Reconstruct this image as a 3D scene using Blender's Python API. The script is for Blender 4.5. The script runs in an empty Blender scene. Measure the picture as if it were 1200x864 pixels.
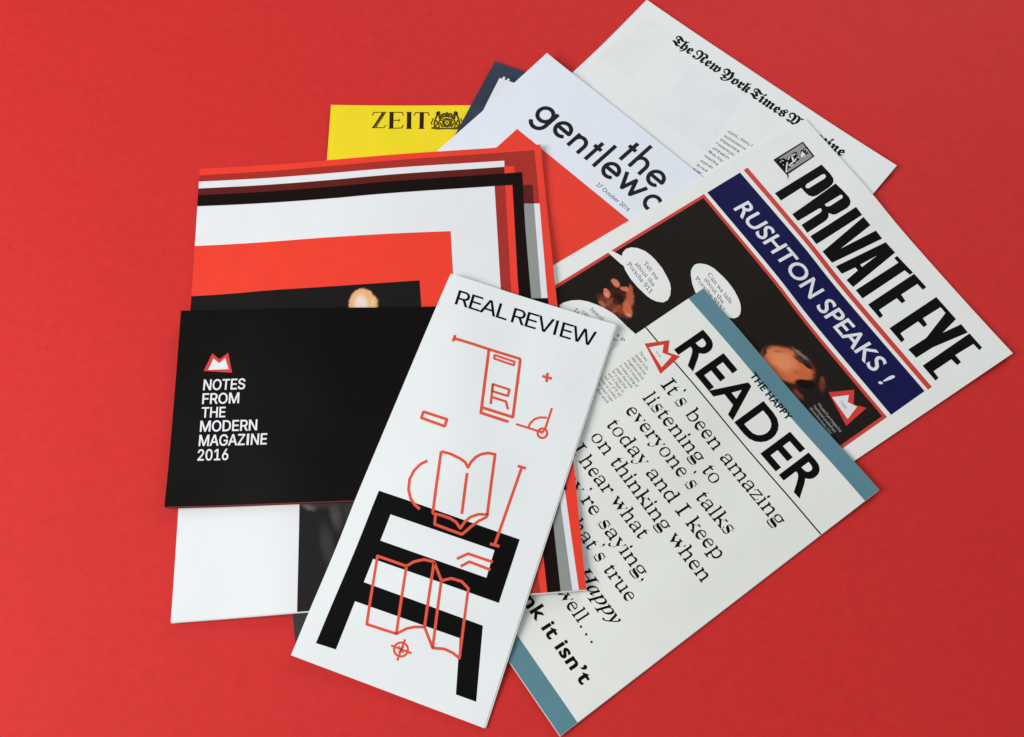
import bpy, math
import numpy as np
from mathutils import Matrix, Vector
from mathutils.geometry import delaunay_2d_cdt

scene = bpy.context.scene
COL = scene.collection

# ------------------------------------------------------------------ camera
cam_data = bpy.data.cameras.new('camera')
cam_data.sensor_width = 36.0
cam_data.lens = 34.5
cam_data.clip_start = 0.01
cam_data.clip_end = 50.0
cam = bpy.data.objects.new('camera', cam_data)
RM = [[0.999215, 0.039614, 0.0], [-0.037209, 0.938572, -0.343073], [-0.01359, 0.342803, 0.939309]]
cam.matrix_world = Matrix.Translation((0, 0, 0.59184)) @ Matrix(RM).to_4x4()
COL.objects.link(cam)
scene.camera = cam

# ------------------------------------------------------------------ light: an indoor room, big window off to the left
world = bpy.data.worlds.new('World')
scene.world = world
world.use_nodes = True
bg = world.node_tree.nodes['Background']
bg.inputs[0].default_value = (0.97, 0.985, 1.0, 1)
bg.inputs[1].default_value = 0.26

def area(name, loc, target, sx, sy, power, color):
    d = bpy.data.lights.new(name, 'AREA')
    d.shape = 'RECTANGLE'; d.size = sx; d.size_y = sy; d.energy = power; d.color = color
    o = bpy.data.objects.new(name, d)
    o.location = loc
    o.rotation_euler = (Vector(target) - Vector(loc)).to_track_quat('-Z', 'Y').to_euler()
    COL.objects.link(o)
    return o
area('window_light', (-1.2, -0.05, 1.0), (0, 0.25, 0), 0.9, 0.9, 22.5, (1.0, 0.99, 0.975))
area('far_fill_light', (0.8, 1.5, 0.7), (0, 0.25, 0), 1.0, 0.8, 9.5, (0.97, 0.985, 1.0))  # unseen fill lamp, added to keep the upper right brighter than the lower right

scene.view_settings.view_transform = 'Standard'
scene.view_settings.look = 'None'
scene.view_settings.exposure = 0.0
scene.view_settings.gamma = 1.0
scene.view_settings.use_curve_mapping = False
scene.render.engine = 'CYCLES'
scene.cycles.use_denoising = True

# ------------------------------------------------------------------ materials
def srgb(r, g, b):
    return tuple(((c/255)/12.92 if c/255 <= 0.04045 else ((c/255+0.055)/1.055)**2.4) for c in (r, g, b))

def material(name, rgb, rough=0.5, var=0.03, scale=60, bump=0.0, bscale=900, spec=0.4, second=None, mix=(0.45, 0.7), detail=6, coat=0.0, specks=False):
    m = bpy.data.materials.new(name)
    m.use_nodes = True
    nt = m.node_tree; N = nt.nodes; L = nt.links
    p = N['Principled BSDF']
    p.inputs['Specular IOR Level'].default_value = spec
    p.inputs['Coat Weight'].default_value = coat
    p.inputs['Coat Roughness'].default_value = 0.25
    tc = N.new('ShaderNodeTexCoord')
    nz = N.new('ShaderNodeTexNoise'); nz.inputs['Scale'].default_value = scale; nz.inputs['Detail'].default_value = detail
    L.new(tc.outputs['Object'], nz.inputs['Vector'])
    rp = N.new('ShaderNodeValToRGB')
    c = srgb(*rgb)
    if second is None:
        a = tuple(v*(1-var) for v in c); b = tuple(min(1, v*(1+var)) for v in c)
        rp.color_ramp.elements[0].position = 0.3; rp.color_ramp.elements[1].position = 0.7
    else:
        a = c; b = srgb(*second)
        rp.color_ramp.elements[0].position = mix[0]; rp.color_ramp.elements[1].position = mix[1]
    rp.color_ramp.elements[0].color = (*a, 1); rp.color_ramp.elements[1].color = (*b, 1)
    L.new(nz.outputs['Fac'], rp.inputs['Fac'])
    if specks:      # dust, short fibres and a faint broad unevenness of the card
        ns = N.new('ShaderNodeTexNoise'); ns.inputs['Scale'].default_value = 330; ns.inputs['Detail'].default_value = 2
        ms = N.new('ShaderNodeMapping'); ms.inputs['Scale'].default_value = (1.0, 0.45, 1.0); ms.inputs['Rotation'].default_value = (0, 0, 0.7)
        L.new(tc.outputs['Object'], ms.inputs['Vector']); L.new(ms.outputs[0], ns.inputs['Vector'])
        r1 = N.new('ShaderNodeValToRGB')
        r1.color_ramp.elements[0].position = 0.0; r1.color_ramp.elements[0].color = (1.14, 1.14, 1.14, 1)
        r1.color_ramp.elements[1].position = 0.76; r1.color_ramp.elements[1].color = (0.84, 0.80, 0.80, 1)
        for pos, v in ((0.24, 1.10), (0.28, 1.0), (0.72, 1.0)):
            e = r1.color_ramp.elements.new(pos); e.color = (v, v, v, 1)
        L.new(ns.outputs['Fac'], r1.inputs['Fac'])
        nl = N.new('ShaderNodeTexNoise'); nl.inputs['Scale'].default_value = 7; nl.inputs['Detail'].default_value = 5
        L.new(tc.outputs['Object'], nl.inputs['Vector'])
        ml = N.new('ShaderNodeMapRange'); ml.inputs['To Min'].default_value = 0.95; ml.inputs['To Max'].default_value = 1.05
        L.new(nl.outputs['Fac'], ml.inputs['Value'])
        v1 = N.new('ShaderNodeVectorMath'); v1.operation = 'MULTIPLY'
        v2 = N.new('ShaderNodeVectorMath'); v2.operation = 'SCALE'
        L.new(rp.outputs['Color'], v1.inputs[0]); L.new(r1.outputs['Color'], v1.inputs[1])
        L.new(v1.outputs[0], v2.inputs[0]); L.new(ml.outputs['Result'], v2.inputs['Scale'])
        L.new(v2.outputs[0], p.inputs['Base Color'])
    else:
        L.new(rp.outputs['Color'], p.inputs['Base Color'])
    nr = N.new('ShaderNodeTexNoise'); nr.inputs['Scale'].default_value = 25; nr.inputs['Detail'].default_value = 4
    L.new(tc.outputs['Object'], nr.inputs['Vector'])
    mr = N.new('ShaderNodeMapRange')
    mr.inputs['To Min'].default_value = rough-0.06; mr.inputs['To Max'].default_value = rough+0.06
    L.new(nr.outputs['Fac'], mr.inputs['Value']); L.new(mr.outputs['Result'], p.inputs['Roughness'])
    if bump:
        nb = N.new('ShaderNodeTexNoise'); nb.inputs['Scale'].default_value = bscale; nb.inputs['Detail'].default_value = 3
        L.new(tc.outputs['Object'], nb.inputs['Vector'])
        bp = N.new('ShaderNodeBump'); bp.inputs['Strength'].default_value = bump; bp.inputs['Distance'].default_value = 0.0003
        L.new(nb.outputs['Fac'], bp.inputs['Height']); L.new(bp.outputs['Normal'], p.inputs['Normal'])
    return m

M = {}
M['table_red'] = material('table_red', (210, 45, 43), rough=0.7, var=0.05, scale=150, specks=True, bump=0.4, bscale=650, spec=0.22, detail=8)
M['paper_striped'] = material('paper_striped', (236, 239, 242), rough=0.42, var=0.01)
M['paper_black'] = material('paper_black', (13, 12, 9), rough=0.38, var=0.12, scale=40, spec=0.1)
M['paper_rr'] = material('paper_rr', (240, 245, 247), rough=0.5, var=0.012, scale=30, bump=0.05)
M['paper_reader'] = material('paper_reader', (237, 240, 235), rough=0.65, var=0.012, bump=0.1)
M['paper_pe'] = material('paper_pe', (239, 242, 239), rough=0.6, var=0.012, bump=0.08)
M['paper_nyt'] = material('paper_nyt', (238, 242, 242), rough=0.55, var=0.012, scale=18, bump=0.06)
M['paper_gw'] = material('paper_gw', (234, 240, 250), rough=0.5, var=0.01)
M['paper_navy'] = material('paper_navy', (28, 31, 44), rough=0.4, second=(48, 62, 82), scale=14, mix=(0.42, 0.62))
M['paper_zeit'] = material('paper_zeit', (248, 224, 28), rough=0.45, var=0.02)
M['paper_dark'] = material('paper_dark', (42, 40, 42), rough=0.45, var=0.08)
M['leaf_white'] = material('leaf_white', (226, 226, 222), rough=0.7, var=0.03)
M['leaf_red'] = material('leaf_red', (120, 34, 42), rough=0.6, var=0.05)
for n, c in dict(orange_red=(243, 62, 42), orange_red2=(238, 62, 44), brick_red=(172, 42, 32), maroon=(98, 34, 30), ink_black_red=(26, 15, 15), ink_black=(13, 12, 12),
                 print_white=(232, 235, 240), mid_grey=(148, 153, 149), logo_red=(216, 58, 46), coral=(234, 86, 60), teal=(92, 138, 152), ink_grey=(50, 52, 54), ink_grey2=(92, 96, 98),
                 print_red=(212, 66, 56), navy_ink=(24, 25, 78), light_grey=(150, 152, 152), emblem_grey=(150, 153, 150), ink_title=(34, 36, 42), ink_brown=(52, 34, 20),
                 ink_olive=(92, 78, 20), show_through=(233, 239, 242), show_through_nyt=(234, 239, 243), show_through_nyt2=(235, 239, 239)).items():
    dark = max(c) < 110
    M[n] = material(n, c, rough=0.5, var=0.03, spec=0.06 if dark else 0.3)


def photo_material(name, base, var, blobs):
    """a printed photograph: soft lit shapes on a dark ground, in sheet millimetres (UV)"""
    m = bpy.data.materials.new(name)
    m.use_nodes = True
    nt = m.node_tree; N = nt.nodes; L = nt.links
    p = N['Principled BSDF']
    p.inputs['Specular IOR Level'].default_value = 0.08; p.inputs['Roughness'].default_value = 0.5
    uv = N.new('ShaderNodeTexCoord')
    nz = N.new('ShaderNodeTexNoise'); nz.inputs['Scale'].default_value = 0.35; nz.inputs['Detail'].default_value = 3
    L.new(uv.outputs['UV'], nz.inputs['Vector'])
    rp = N.new('ShaderNodeMix'); rp.data_type = 'RGBA'
    rp.inputs[6].default_value = (*srgb(*base), 1); rp.inputs[7].default_value = (*srgb(*var), 1)
    L.new(nz.outputs['Fac'], rp.inputs[0])
    cur = rp.outputs[2]
    # the outlines wander a little
    wz = N.new('ShaderNodeTexNoise'); wz.inputs['Scale'].default_value = 0.5; wz.inputs['Detail'].default_value = 5
    L.new(uv.outputs['UV'], wz.inputs['Vector'])
    sb = N.new('ShaderNodeVectorMath'); sb.operation = 'SUBTRACT'; sb.inputs[1].default_value = (0.5, 0.5, 0.5)
    L.new(wz.outputs['Color'], sb.inputs[0])
    sc = N.new('ShaderNodeVectorMath'); sc.operation = 'SCALE'; sc.inputs['Scale'].default_value = 2.3
    L.new(sb.outputs[0], sc.inputs[0])
    ad = N.new('ShaderNodeVectorMath'); ad.operation = 'ADD'
    L.new(uv.outputs['UV'], ad.inputs[0]); L.new(sc.outputs[0], ad.inputs[1])
    for cx, cy, a, ratio, ang, col, soft in blobs:
        mp = N.new('ShaderNodeMapping'); mp.vector_type = 'TEXTURE'
        mp.inputs['Location'].default_value = (cx, cy, 0)
        mp.inputs['Rotation'].default_value = (0, 0, ang)
        mp.inputs['Scale'].default_value = (a, a*ratio, 1)
        L.new(ad.outputs[0], mp.inputs['Vector'])
        fl = N.new('ShaderNodeVectorMath'); fl.operation = 'MULTIPLY'; fl.inputs[1].default_value = (1, 1, 0)
        L.new(mp.outputs[0], fl.inputs[0])
        ln = N.new('ShaderNodeVectorMath'); ln.operation = 'LENGTH'
        L.new(fl.outputs[0], ln.inputs[0])
        mr = N.new('ShaderNodeMapRange'); mr.interpolation_type = 'SMOOTHSTEP'
        mr.inputs['From Min'].default_value = 1+soft*0.22; mr.inputs['From Max'].default_value = 1-soft*0.8
        L.new(ln.outputs['Value'], mr.inputs['Value'])
        mx = N.new('ShaderNodeMix'); mx.data_type = 'RGBA'
        mx.inputs[7].default_value = (*srgb(*col), 1)
        L.new(mr.outputs['Result'], mx.inputs[0]); L.new(cur, mx.inputs[6])
        cur = mx.outputs[2]
    gr = N.new('ShaderNodeTexNoise'); gr.inputs['Scale'].default_value = 2.2; gr.inputs['Detail'].default_value = 2
    L.new(uv.outputs['UV'], gr.inputs['Vector'])
    gm = N.new('ShaderNodeMapRange'); gm.inputs['To Min'].default_value = 0.72; gm.inputs['To Max'].default_value = 1.25
    L.new(gr.outputs['Fac'], gm.inputs['Value'])
    ml = N.new('ShaderNodeVectorMath'); ml.operation = 'SCALE'
    L.new(cur, ml.inputs[0]); L.new(gm.outputs['Result'], ml.inputs['Scale'])
    L.new(ml.outputs[0], p.inputs['Base Color'])
    return m

# ------------------------------------------------------------------ printed artwork, millimetres on each cover
MAGS={
 'dark':dict(x=-0.13160,y=0.04616,rot=0.13815,w=0.1200,h=0.2000,t=0.0025,sag=0.00003),
 'zeit':dict(x=-0.13257,y=0.15009,rot=-0.04256,w=0.2000,h=0.2700,t=0.0014,sag=0.00003,curl=[(0, 1, 0.06, 0.0012)]),
 'navy':dict(x=-0.10844,y=0.23601,rot=-0.45252,w=0.2150,h=0.2400,t=0.0015,sag=0.00003),
 'nyt':dict(x=-0.07763,y=0.30041,rot=-0.75263,w=0.2180,h=0.2750,t=0.0012,sag=0.00006,curl=[(1, 1, 0.08, 0.0018), (0, 1, 0.06, 0.001)]),
 'gw':dict(x=-0.16046,y=0.26630,rot=-0.80423,w=0.2300,h=0.2700,t=0.0010,sag=0.00003,curl=[(0, 1, 0.07, 0.0018)]),
 'pe':dict(x=-0.04328,y=0.24102,rot=-1.03570,w=0.2100,h=0.2970,t=0.0012,sag=0.00007,curl=[(1, 1, 0.08, 0.002)]),
 'reader':dict(x=-0.07248,y=0.13317,rot=-0.98543,w=0.1660,h=0.2395,t=0.0012,sag=0.00007,curl=[(1, 1, 0.07, 0.0016), (1, 0, 0.06, 0.001)],trim=[[0.0, 0.0], [0.00014, -0.00049], [0.00068, 0.00102], [0.00136, -0.00198]]),
 'striped':dict(x=-0.20297,y=0.06697,rot=0.03189,w=0.2400,h=0.3035,t=0.0022,sag=0.00003,curl=[(1, 1, 0.07, 0.0015), (0, 0, 0.06, 0.001)],trim=[[-0.00282, -0.00154], [0.00139, -0.0006], [-0.00156, -0.00243], [0.00158, 0.00146]]),
 'black':dict(x=-0.21603,y=0.13282,rot=-0.01210,w=0.1860,h=0.1315,t=0.0026,sag=0.00003,curl=[(0, 0, 0.05, 0.0014), (0, 1, 0.04, 0.0008)],trim=[[0.0019, 0.00058], [0.00038, 0.00047], [8e-05, -0.00782], [0.0005, -0.00157]]),
 'rr':dict(x=-0.13246,y=0.04408,rot=-0.37256,w=0.1155,h=0.2565,t=0.0012,sag=0.00009,curl=[(1, 1, 0.06, 0.0022), (0, 0, 0.05, 0.001)],trim=[[-0.0013, -0.00091], [0.00177, -0.00143], [-0.00033, -0.00279], [0.00377, -0.00453]]),
}

GLYPHS={
 'sans':{' ':[94,[]],
  ',':[138,[[89,-123,145,75,62,75,31,-123]]],
  '0':[403,[[255,-9,281,-3,305,7,327,21,347,38,363,60,378,84,390,112,399,143,406,177,410,214,411,254,410,294,406,331,399,365,390,396,378,424,363,449,346,470,327,488,305,502,281,512,255,518,227,520,199,518,173,512,149,502,127,488,107,470,90,449,76,424,63,396,54,365,47,331,43,294,42,254,43,214,47,177,54,143,63,112,75,84,90,60,107,38,126,21,148,7,172,-3,199,-9,227,-11],[204,56,185,64,167,77,155,90,145,105,136,124,129,145,123,169,119,195,116,223,115,254,116,285,119,314,123,340,129,364,136,385,145,403,155,419,167,432,185,445,204,453,227,456,249,453,269,445,286,432,298,419,308,403,317,385,324,364,330,340,334,314,337,285,338,254,337,223,334,195,330,169,324,145,317,124,308,105,298,90,286,77,269,64,249,56,227,54]]],
  '6':[403,[[250,-9,272,-5,293,1,313,11,331,23,347,37,361,53,373,71,383,90,389,111,394,133,395,157,394,180,390,202,384,223,375,242,360,264,341,283,319,298,300,307,280,313,258,317,235,318,193,311,161,291,137,258,154,257,330,512,249,513,132,343,74,241,65,213,59,187,57,162,59,137,63,114,70,93,79,73,91,54,105,38,121,23,139,11,159,2,180,-5,203,-9,226,-11],[208,54,192,59,177,66,164,76,152,89,143,103,136,120,132,138,131,158,132,178,136,196,143,212,152,226,164,238,177,248,192,255,208,260,226,261,244,260,261,255,275,248,289,238,300,226,309,211,316,195,320,177,321,157,320,138,316,120,309,103,300,89,289,76,275,66,261,59,244,54,226,52]]],
  ':':[138,[[109,-7,121,-2,132,6,140,16,145,28,147,41,145,54,140,66,132,76,121,84,109,89,95,91,82,89,70,84,59,76,50,66,45,54,43,41,45,28,50,16,59,6,70,-2,82,-7,95,-8],[109,268,121,273,132,281,140,292,145,303,147,316,145,329,140,341,132,351,121,359,109,364,95,366,82,364,70,359,59,351,50,341,45,329,43,316,45,303,50,291,59,281,70,273,82,268,95,267]]],
  'A':[430,[[89,-4,196,301,219,370,253,482,224,482,258,371,281,301,391,-4,472,-4,280,513,197,513,8,-4],[376,138,376,203,104,203,104,138]]],
  'E':[369,[[381,-4,381,61,131,61,131,225,361,225,361,290,131,290,131,448,378,448,378,513,54,513,54,-4]]],
  'G':[470,[[299,-9,327,-4,354,4,379,15,402,30,423,47,441,66,456,89,468,114,477,140,482,169,484,200,484,260,277,260,277,195,436,199,409,207,408,181,404,161,399,142,391,125,378,105,361,88,342,75,320,65,295,59,269,57,247,58,226,63,206,70,187,80,170,93,155,108,142,126,131,146,121,170,115,195,111,223,109,254,111,285,115,313,121,339,130,362,142,383,155,401,170,416,186,429,205,439,224,446,244,450,265,452,313,445,352,424,382,391,404,345,482,345,474,374,466,397,454,418,441,438,425,456,407,472,387,486,366,498,342,507,318,514,292,518,265,520,232,518,202,511,173,501,146,487,121,469,99,448,80,423,64,395,51,364,42,330,36,293,34,254,36,215,42,179,51,145,64,114,80,86,99,61,121,40,146,22,174,7,203,-3,235,-9,269,-11]]],
  'H':[467,[[131,-4,131,228,386,228,386,-4,463,-4,463,513,386,513,386,293,131,293,131,513,54,513,54,-4]]],
  'I':[215,[[84,-4,163,-4,163,513,84,513]]],
  'L':[343,[[367,-4,367,61,131,61,131,513,54,513,54,-4]]],
  'P':[395,[[131,-4,131,448,232,448,256,447,277,442,294,435,308,425,319,414,328,400,334,384,337,367,338,348,337,329,334,311,328,295,319,281,308,269,294,260,277,252,257,248,232,246,103,246,103,182,235,182,264,183,290,187,314,194,335,204,354,216,370,230,384,246,395,264,404,283,410,303,413,325,415,348,413,370,410,392,404,412,395,432,384,449,370,465,354,479,335,491,314,500,290,507,264,511,235,513,54,513,54,-4]]],
  'R':[399,[[131,-4,131,448,233,448,257,447,278,443,295,436,309,427,320,416,328,403,334,388,338,371,339,352,338,334,334,317,328,302,320,290,309,279,295,270,278,264,258,260,233,259,90,259,90,194,236,194,264,195,291,199,314,205,336,214,360,229,380,247,396,269,404,288,410,308,414,329,415,352,414,375,410,396,404,416,396,435,380,458,360,477,336,492,315,501,291,508,265,511,236,513,54,513,54,-4],[437,-3,306,233,221,233,349,-4]]],
  'V':[430,[[282,-4,472,513,390,513,284,207,261,139,226,27,256,27,221,139,198,208,89,513,8,513,200,-4]]],
  'W':[636,[[235,-4,324,322,341,394,357,479,329,479,345,391,362,322,451,-4,535,-4,677,513,599,513,517,197,505,146,493,94,481,36,504,36,492,94,480,146,467,197,384,513,302,513,218,197,205,146,194,94,182,36,204,36,193,94,181,146,169,197,87,513,9,513,150,-4]]],
  'a':[339,[[217,-3,256,22,275,48,271,48,271,-4,343,-4,343,251,341,278,336,302,328,322,317,339,304,353,289,364,240,383,194,388,131,379,111,372,92,362,75,349,59,333,46,315,33,289,103,269,122,298,152,319,196,327,237,318,261,295,270,256,270,255,269,247,266,242,262,239,233,231,177,224,124,215,75,197,60,187,48,176,38,163,30,147,26,129,24,108,26,84,32,62,43,42,56,26,73,12,92,1,113,-6,136,-11,160,-13],[132,56,107,75,98,105,99,118,102,128,108,136,137,155,177,164,201,167,232,172,261,178,270,184,270,138,268,123,264,109,258,95,249,83,238,72,225,62,209,55,191,51,171,49]]],
  'b':[374,[[253,-11,276,-6,297,2,317,13,334,26,350,43,364,62,375,83,385,106,391,132,395,159,396,189,395,218,391,245,384,271,375,294,364,315,350,334,334,350,316,364,297,375,275,382,253,387,229,388,206,387,186,383,168,376,133,348,115,323,120,323,120,513,47,513,47,-4,118,-4,118,55,115,55,133,28,169,0,187,-7,207,-11,229,-12],[200,53,181,59,165,68,151,81,140,97,131,117,124,139,120,163,119,189,120,216,124,240,131,261,140,280,151,296,165,309,181,318,199,324,220,326,241,324,260,318,276,308,290,295,301,279,310,260,317,238,321,215,322,189,321,164,317,140,310,118,301,99,290,82,276,69,260,59,241,53,220,51]]],
  'c':[346,[[262,-5,310,18,346,54,371,105,301,122,286,91,267,69,241,55,207,50,185,53,165,59,149,69,135,83,123,99,114,119,108,140,104,163,102,187,104,212,108,235,114,257,123,276,135,293,149,307,165,317,185,324,207,326,240,321,266,307,285,287,299,257,370,274,345,324,309,359,262,381,207,388,181,387,157,382,135,374,114,363,94,349,78,333,63,314,51,293,41,269,34,244,30,217,28,187,30,159,34,132,41,107,51,83,63,62,78,43,94,27,114,13,135,2,157,-6,181,-11,207,-12]]],
  'd':[374,[[218,-11,238,-7,255,0,291,28,310,55,307,55,307,-4,378,-4,378,513,305,513,305,323,309,323,292,348,256,376,239,383,219,387,196,388,172,387,149,382,128,375,109,364,91,350,75,334,61,315,49,294,40,271,33,245,29,218,28,189,29,159,33,132,40,106,49,83,61,62,74,43,90,26,108,13,128,2,149,-6,171,-11,195,-12],[183,53,165,59,149,69,135,82,123,99,114,118,108,140,104,164,102,189,104,215,108,238,114,260,123,279,134,295,148,308,164,318,183,324,205,326,225,324,244,318,260,309,274,296,285,280,294,261,300,240,304,216,306,189,304,163,300,138,294,117,285,97,273,81,259,68,243,59,225,53,205,51]]],
  'e':[354,[[238,-11,262,-6,285,1,305,10,323,22,339,36,353,53,363,70,373,94,303,110,281,76,252,57,212,50,191,52,172,57,154,65,139,76,126,91,116,108,108,128,104,151,102,178,102,211,103,231,107,250,114,268,124,284,136,298,150,310,166,319,184,324,205,326,226,324,244,319,259,310,272,299,283,284,292,267,299,247,302,226,305,196,344,222,69,225,69,165,377,165,377,194,376,219,374,242,369,264,363,283,352,306,339,327,323,344,306,358,288,369,268,378,206,388,179,387,155,382,133,374,112,363,93,349,76,332,62,313,50,291,40,268,34,242,29,215,28,187,30,158,34,131,41,106,50,83,63,62,77,43,94,27,114,13,135,2,159,-6,185,-11,212,-12]]],
  'f':[204,[[0,383,0,323,234,323,234,383],[148,-4,148,418,149,435,153,447,159,457,167,464,179,468,195,470,214,468,231,463,250,524,223,531,187,534,133,523,116,513,102,502,91,488,82,472,76,453,75,432,75,-4]]],
  'g':[375,[[230,-154,252,-151,273,-146,293,-140,317,-128,338,-112,355,-92,365,-75,373,-55,377,-33,378,-9,378,383,307,383,307,323,311,323,293,349,257,376,239,383,219,387,196,388,172,387,150,382,129,375,109,364,91,350,75,334,61,316,50,295,40,272,33,247,29,220,28,191,29,162,34,135,40,111,50,88,62,68,76,51,92,36,110,23,129,13,150,6,172,2,195,1,218,2,238,6,255,12,291,39,309,64,305,64,305,-6,302,-33,293,-55,278,-72,258,-84,235,-91,207,-93,157,-84,126,-63,103,-35,42,-68,78,-113,132,-143,155,-150,180,-153,207,-155],[184,65,165,70,149,79,135,91,123,106,114,124,108,145,104,167,102,193,104,217,108,240,114,261,123,279,135,295,149,308,165,318,184,324,205,326,226,324,244,318,260,309,274,296,285,281,295,262,301,241,305,218,306,193,305,167,301,143,294,123,285,105,274,90,260,78,244,70,226,65,205,63]]],
  'h':[360,[[121,247,125,265,132,281,140,294,151,305,164,314,178,320,193,324,210,325,233,322,253,315,269,302,280,284,288,262,290,235,290,-4,363,-4,363,240,362,264,359,286,354,305,346,323,333,343,317,359,298,372,277,381,253,387,227,388,199,386,172,378,149,365,133,352,119,334,107,313,94,283,120,283,120,513,47,513,47,-4,120,-4,120,227]]],
  'i':[117,[[120,-4,120,383,47,383,47,-4],[96,440,108,445,118,452,126,461,131,471,132,483,131,495,126,506,118,515,108,522,96,526,84,528,71,526,60,522,50,515,42,506,37,495,35,483,37,471,42,461,50,452,60,445,71,440,84,439]]],
  'k':[331,[[180,195,187,195,367,381,282,383,118,216,104,216,107,132],[120,-4,120,513,47,513,47,-4],[380,-3,192,235,140,186,291,-4]]],
  'l':[139,[[162,-5,188,0,174,59,160,57,146,56,136,57,129,60,126,64,120,99,120,513,47,513,47,84,49,58,57,35,70,17,88,4,111,-4,139,-6]]],
  'm':[560,[[120,-4,120,238,121,257,125,273,131,287,139,299,149,309,160,316,200,326,218,324,235,318,249,308,260,295,266,279,268,260,268,-4,341,-4,341,247,351,288,378,316,389,322,403,325,418,326,437,325,454,319,469,310,480,296,487,278,490,253,490,-4,563,-4,563,255,561,283,555,309,546,330,533,349,518,364,500,375,480,384,459,389,436,390,378,379,333,346,321,331,313,314,304,291,329,291,319,321,308,344,291,364,271,378,247,387,219,390,170,380,128,349,117,333,108,316,99,291,118,291,118,383,47,383,47,-4]]],
  'n':[360,[[121,247,125,265,132,281,140,294,151,305,164,314,178,320,193,324,210,325,233,322,253,315,269,302,280,284,288,262,290,235,290,-4,363,-4,363,240,362,264,359,286,353,305,346,323,333,343,317,359,298,372,276,381,253,387,227,388,199,386,172,378,149,365,133,352,119,334,107,313,94,283,118,283,118,383,47,383,47,-4,120,-4,120,227]]],
  'o':[365,[[233,-11,258,-6,281,2,302,13,321,27,338,43,352,62,365,83,375,107,381,132,386,159,387,187,386,217,381,244,375,269,365,293,352,314,338,333,321,349,302,363,281,374,258,382,233,387,207,388,181,387,157,382,135,374,114,363,94,349,78,333,63,314,51,293,41,269,34,244,30,217,28,187,30,159,34,132,41,107,51,83,63,62,78,43,94,27,114,13,135,2,157,-6,181,-11,207,-12],[185,53,165,59,149,69,135,83,123,99,114,119,108,140,104,163,102,187,104,212,108,235,114,257,123,276,135,293,149,307,165,317,185,324,207,326,230,324,250,317,267,307,281,293,292,276,301,257,308,235,312,212,313,187,312,163,308,140,301,119,292,99,281,83,267,69,250,59,230,53,207,50]]],
  'p':[374,[[120,-147,120,55,115,55,134,28,170,0,187,-7,207,-11,229,-12,253,-11,276,-6,297,2,317,13,334,26,350,43,364,62,375,83,385,106,391,132,395,159,396,189,395,218,391,245,384,271,375,294,364,315,350,334,334,350,316,364,297,375,275,382,253,387,229,388,206,387,186,383,168,376,133,348,115,323,118,323,118,383,47,383,47,-147],[200,53,181,59,165,68,151,81,140,97,131,117,124,139,120,163,119,189,120,216,124,240,131,261,140,280,151,296,165,309,181,318,199,324,220,326,241,324,260,318,276,308,290,295,301,279,310,260,317,238,321,215,322,189,321,164,317,140,310,118,301,99,290,82,276,69,260,59,241,53,220,51]]],
  'r':[209,[[120,-4,120,237,121,253,125,268,131,281,139,293,150,303,162,311,176,317,191,321,207,322,229,320,249,318,249,388,229,388,213,389,190,387,169,381,149,371,132,357,119,341,112,325,118,325,118,383,47,383,47,-4]]],
  's':[315,[[211,-11,238,-6,262,3,284,14,302,28,317,45,328,64,335,84,337,107,334,132,325,155,311,174,296,187,277,197,256,206,231,213,174,227,128,247,120,255,116,265,115,277,117,291,123,303,134,314,149,322,167,327,187,329,209,327,226,321,239,313,249,301,257,289,264,273,333,287,304,342,290,355,274,367,256,376,236,383,213,387,187,388,160,387,136,382,113,374,92,363,75,350,60,334,49,316,43,296,41,274,44,248,53,225,68,205,83,193,101,182,123,173,148,166,210,151,227,146,240,140,250,133,257,124,261,114,262,103,260,89,253,77,241,66,225,57,205,51,181,49,161,51,143,56,127,64,115,75,106,89,98,111,28,97,36,72,45,52,57,35,72,21,90,9,110,0,132,-7,156,-11,182,-12]]],
  't':[177,[[0,383,0,323,210,323,210,383],[59,93,62,63,72,39,88,18,104,7,123,-2,144,-6,168,-8,193,-7,220,-1,206,58,185,55,170,54,157,55,147,59,141,64,136,72,133,83,132,98,132,475,59,475]]],
  'u':[360,[[211,-7,237,1,260,14,277,27,291,44,303,66,316,96,292,96,292,-4,363,-4,363,383,290,383,290,153,289,132,285,114,278,99,269,85,259,74,246,65,232,59,217,55,200,54,177,57,157,65,141,78,129,95,122,118,120,144,120,383,47,383,47,139,48,116,51,94,56,74,64,57,77,37,93,20,112,7,133,-2,157,-7,182,-9]]],
  'v':[339,[[230,-4,380,383,301,383,218,156,197,88,176,17,213,17,193,88,171,156,89,383,9,383,158,-4]]],
  'w':[517,[[203,-4,254,171,268,224,283,280,298,342,269,342,285,279,299,224,313,171,364,-4,434,-4,553,383,475,383,428,215,407,136,384,37,410,37,387,137,367,215,321,383,247,383,200,215,180,136,157,37,183,37,160,138,139,215,92,383,14,383,133,-4]]],
  'y':[339,[[64,-147,92,-149,142,-139,181,-110,210,-60,380,383,301,383,218,156,197,88,176,17,213,17,193,88,171,156,89,383,9,383,156,-1,145,-34,126,-71,102,-85,72,-83,57,-81,40,-141]]],
  'z':[330,[[345,-4,345,60,132,60,132,59,339,329,339,383,42,383,42,319,248,319,248,321,36,47,36,-4]]]},
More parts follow.
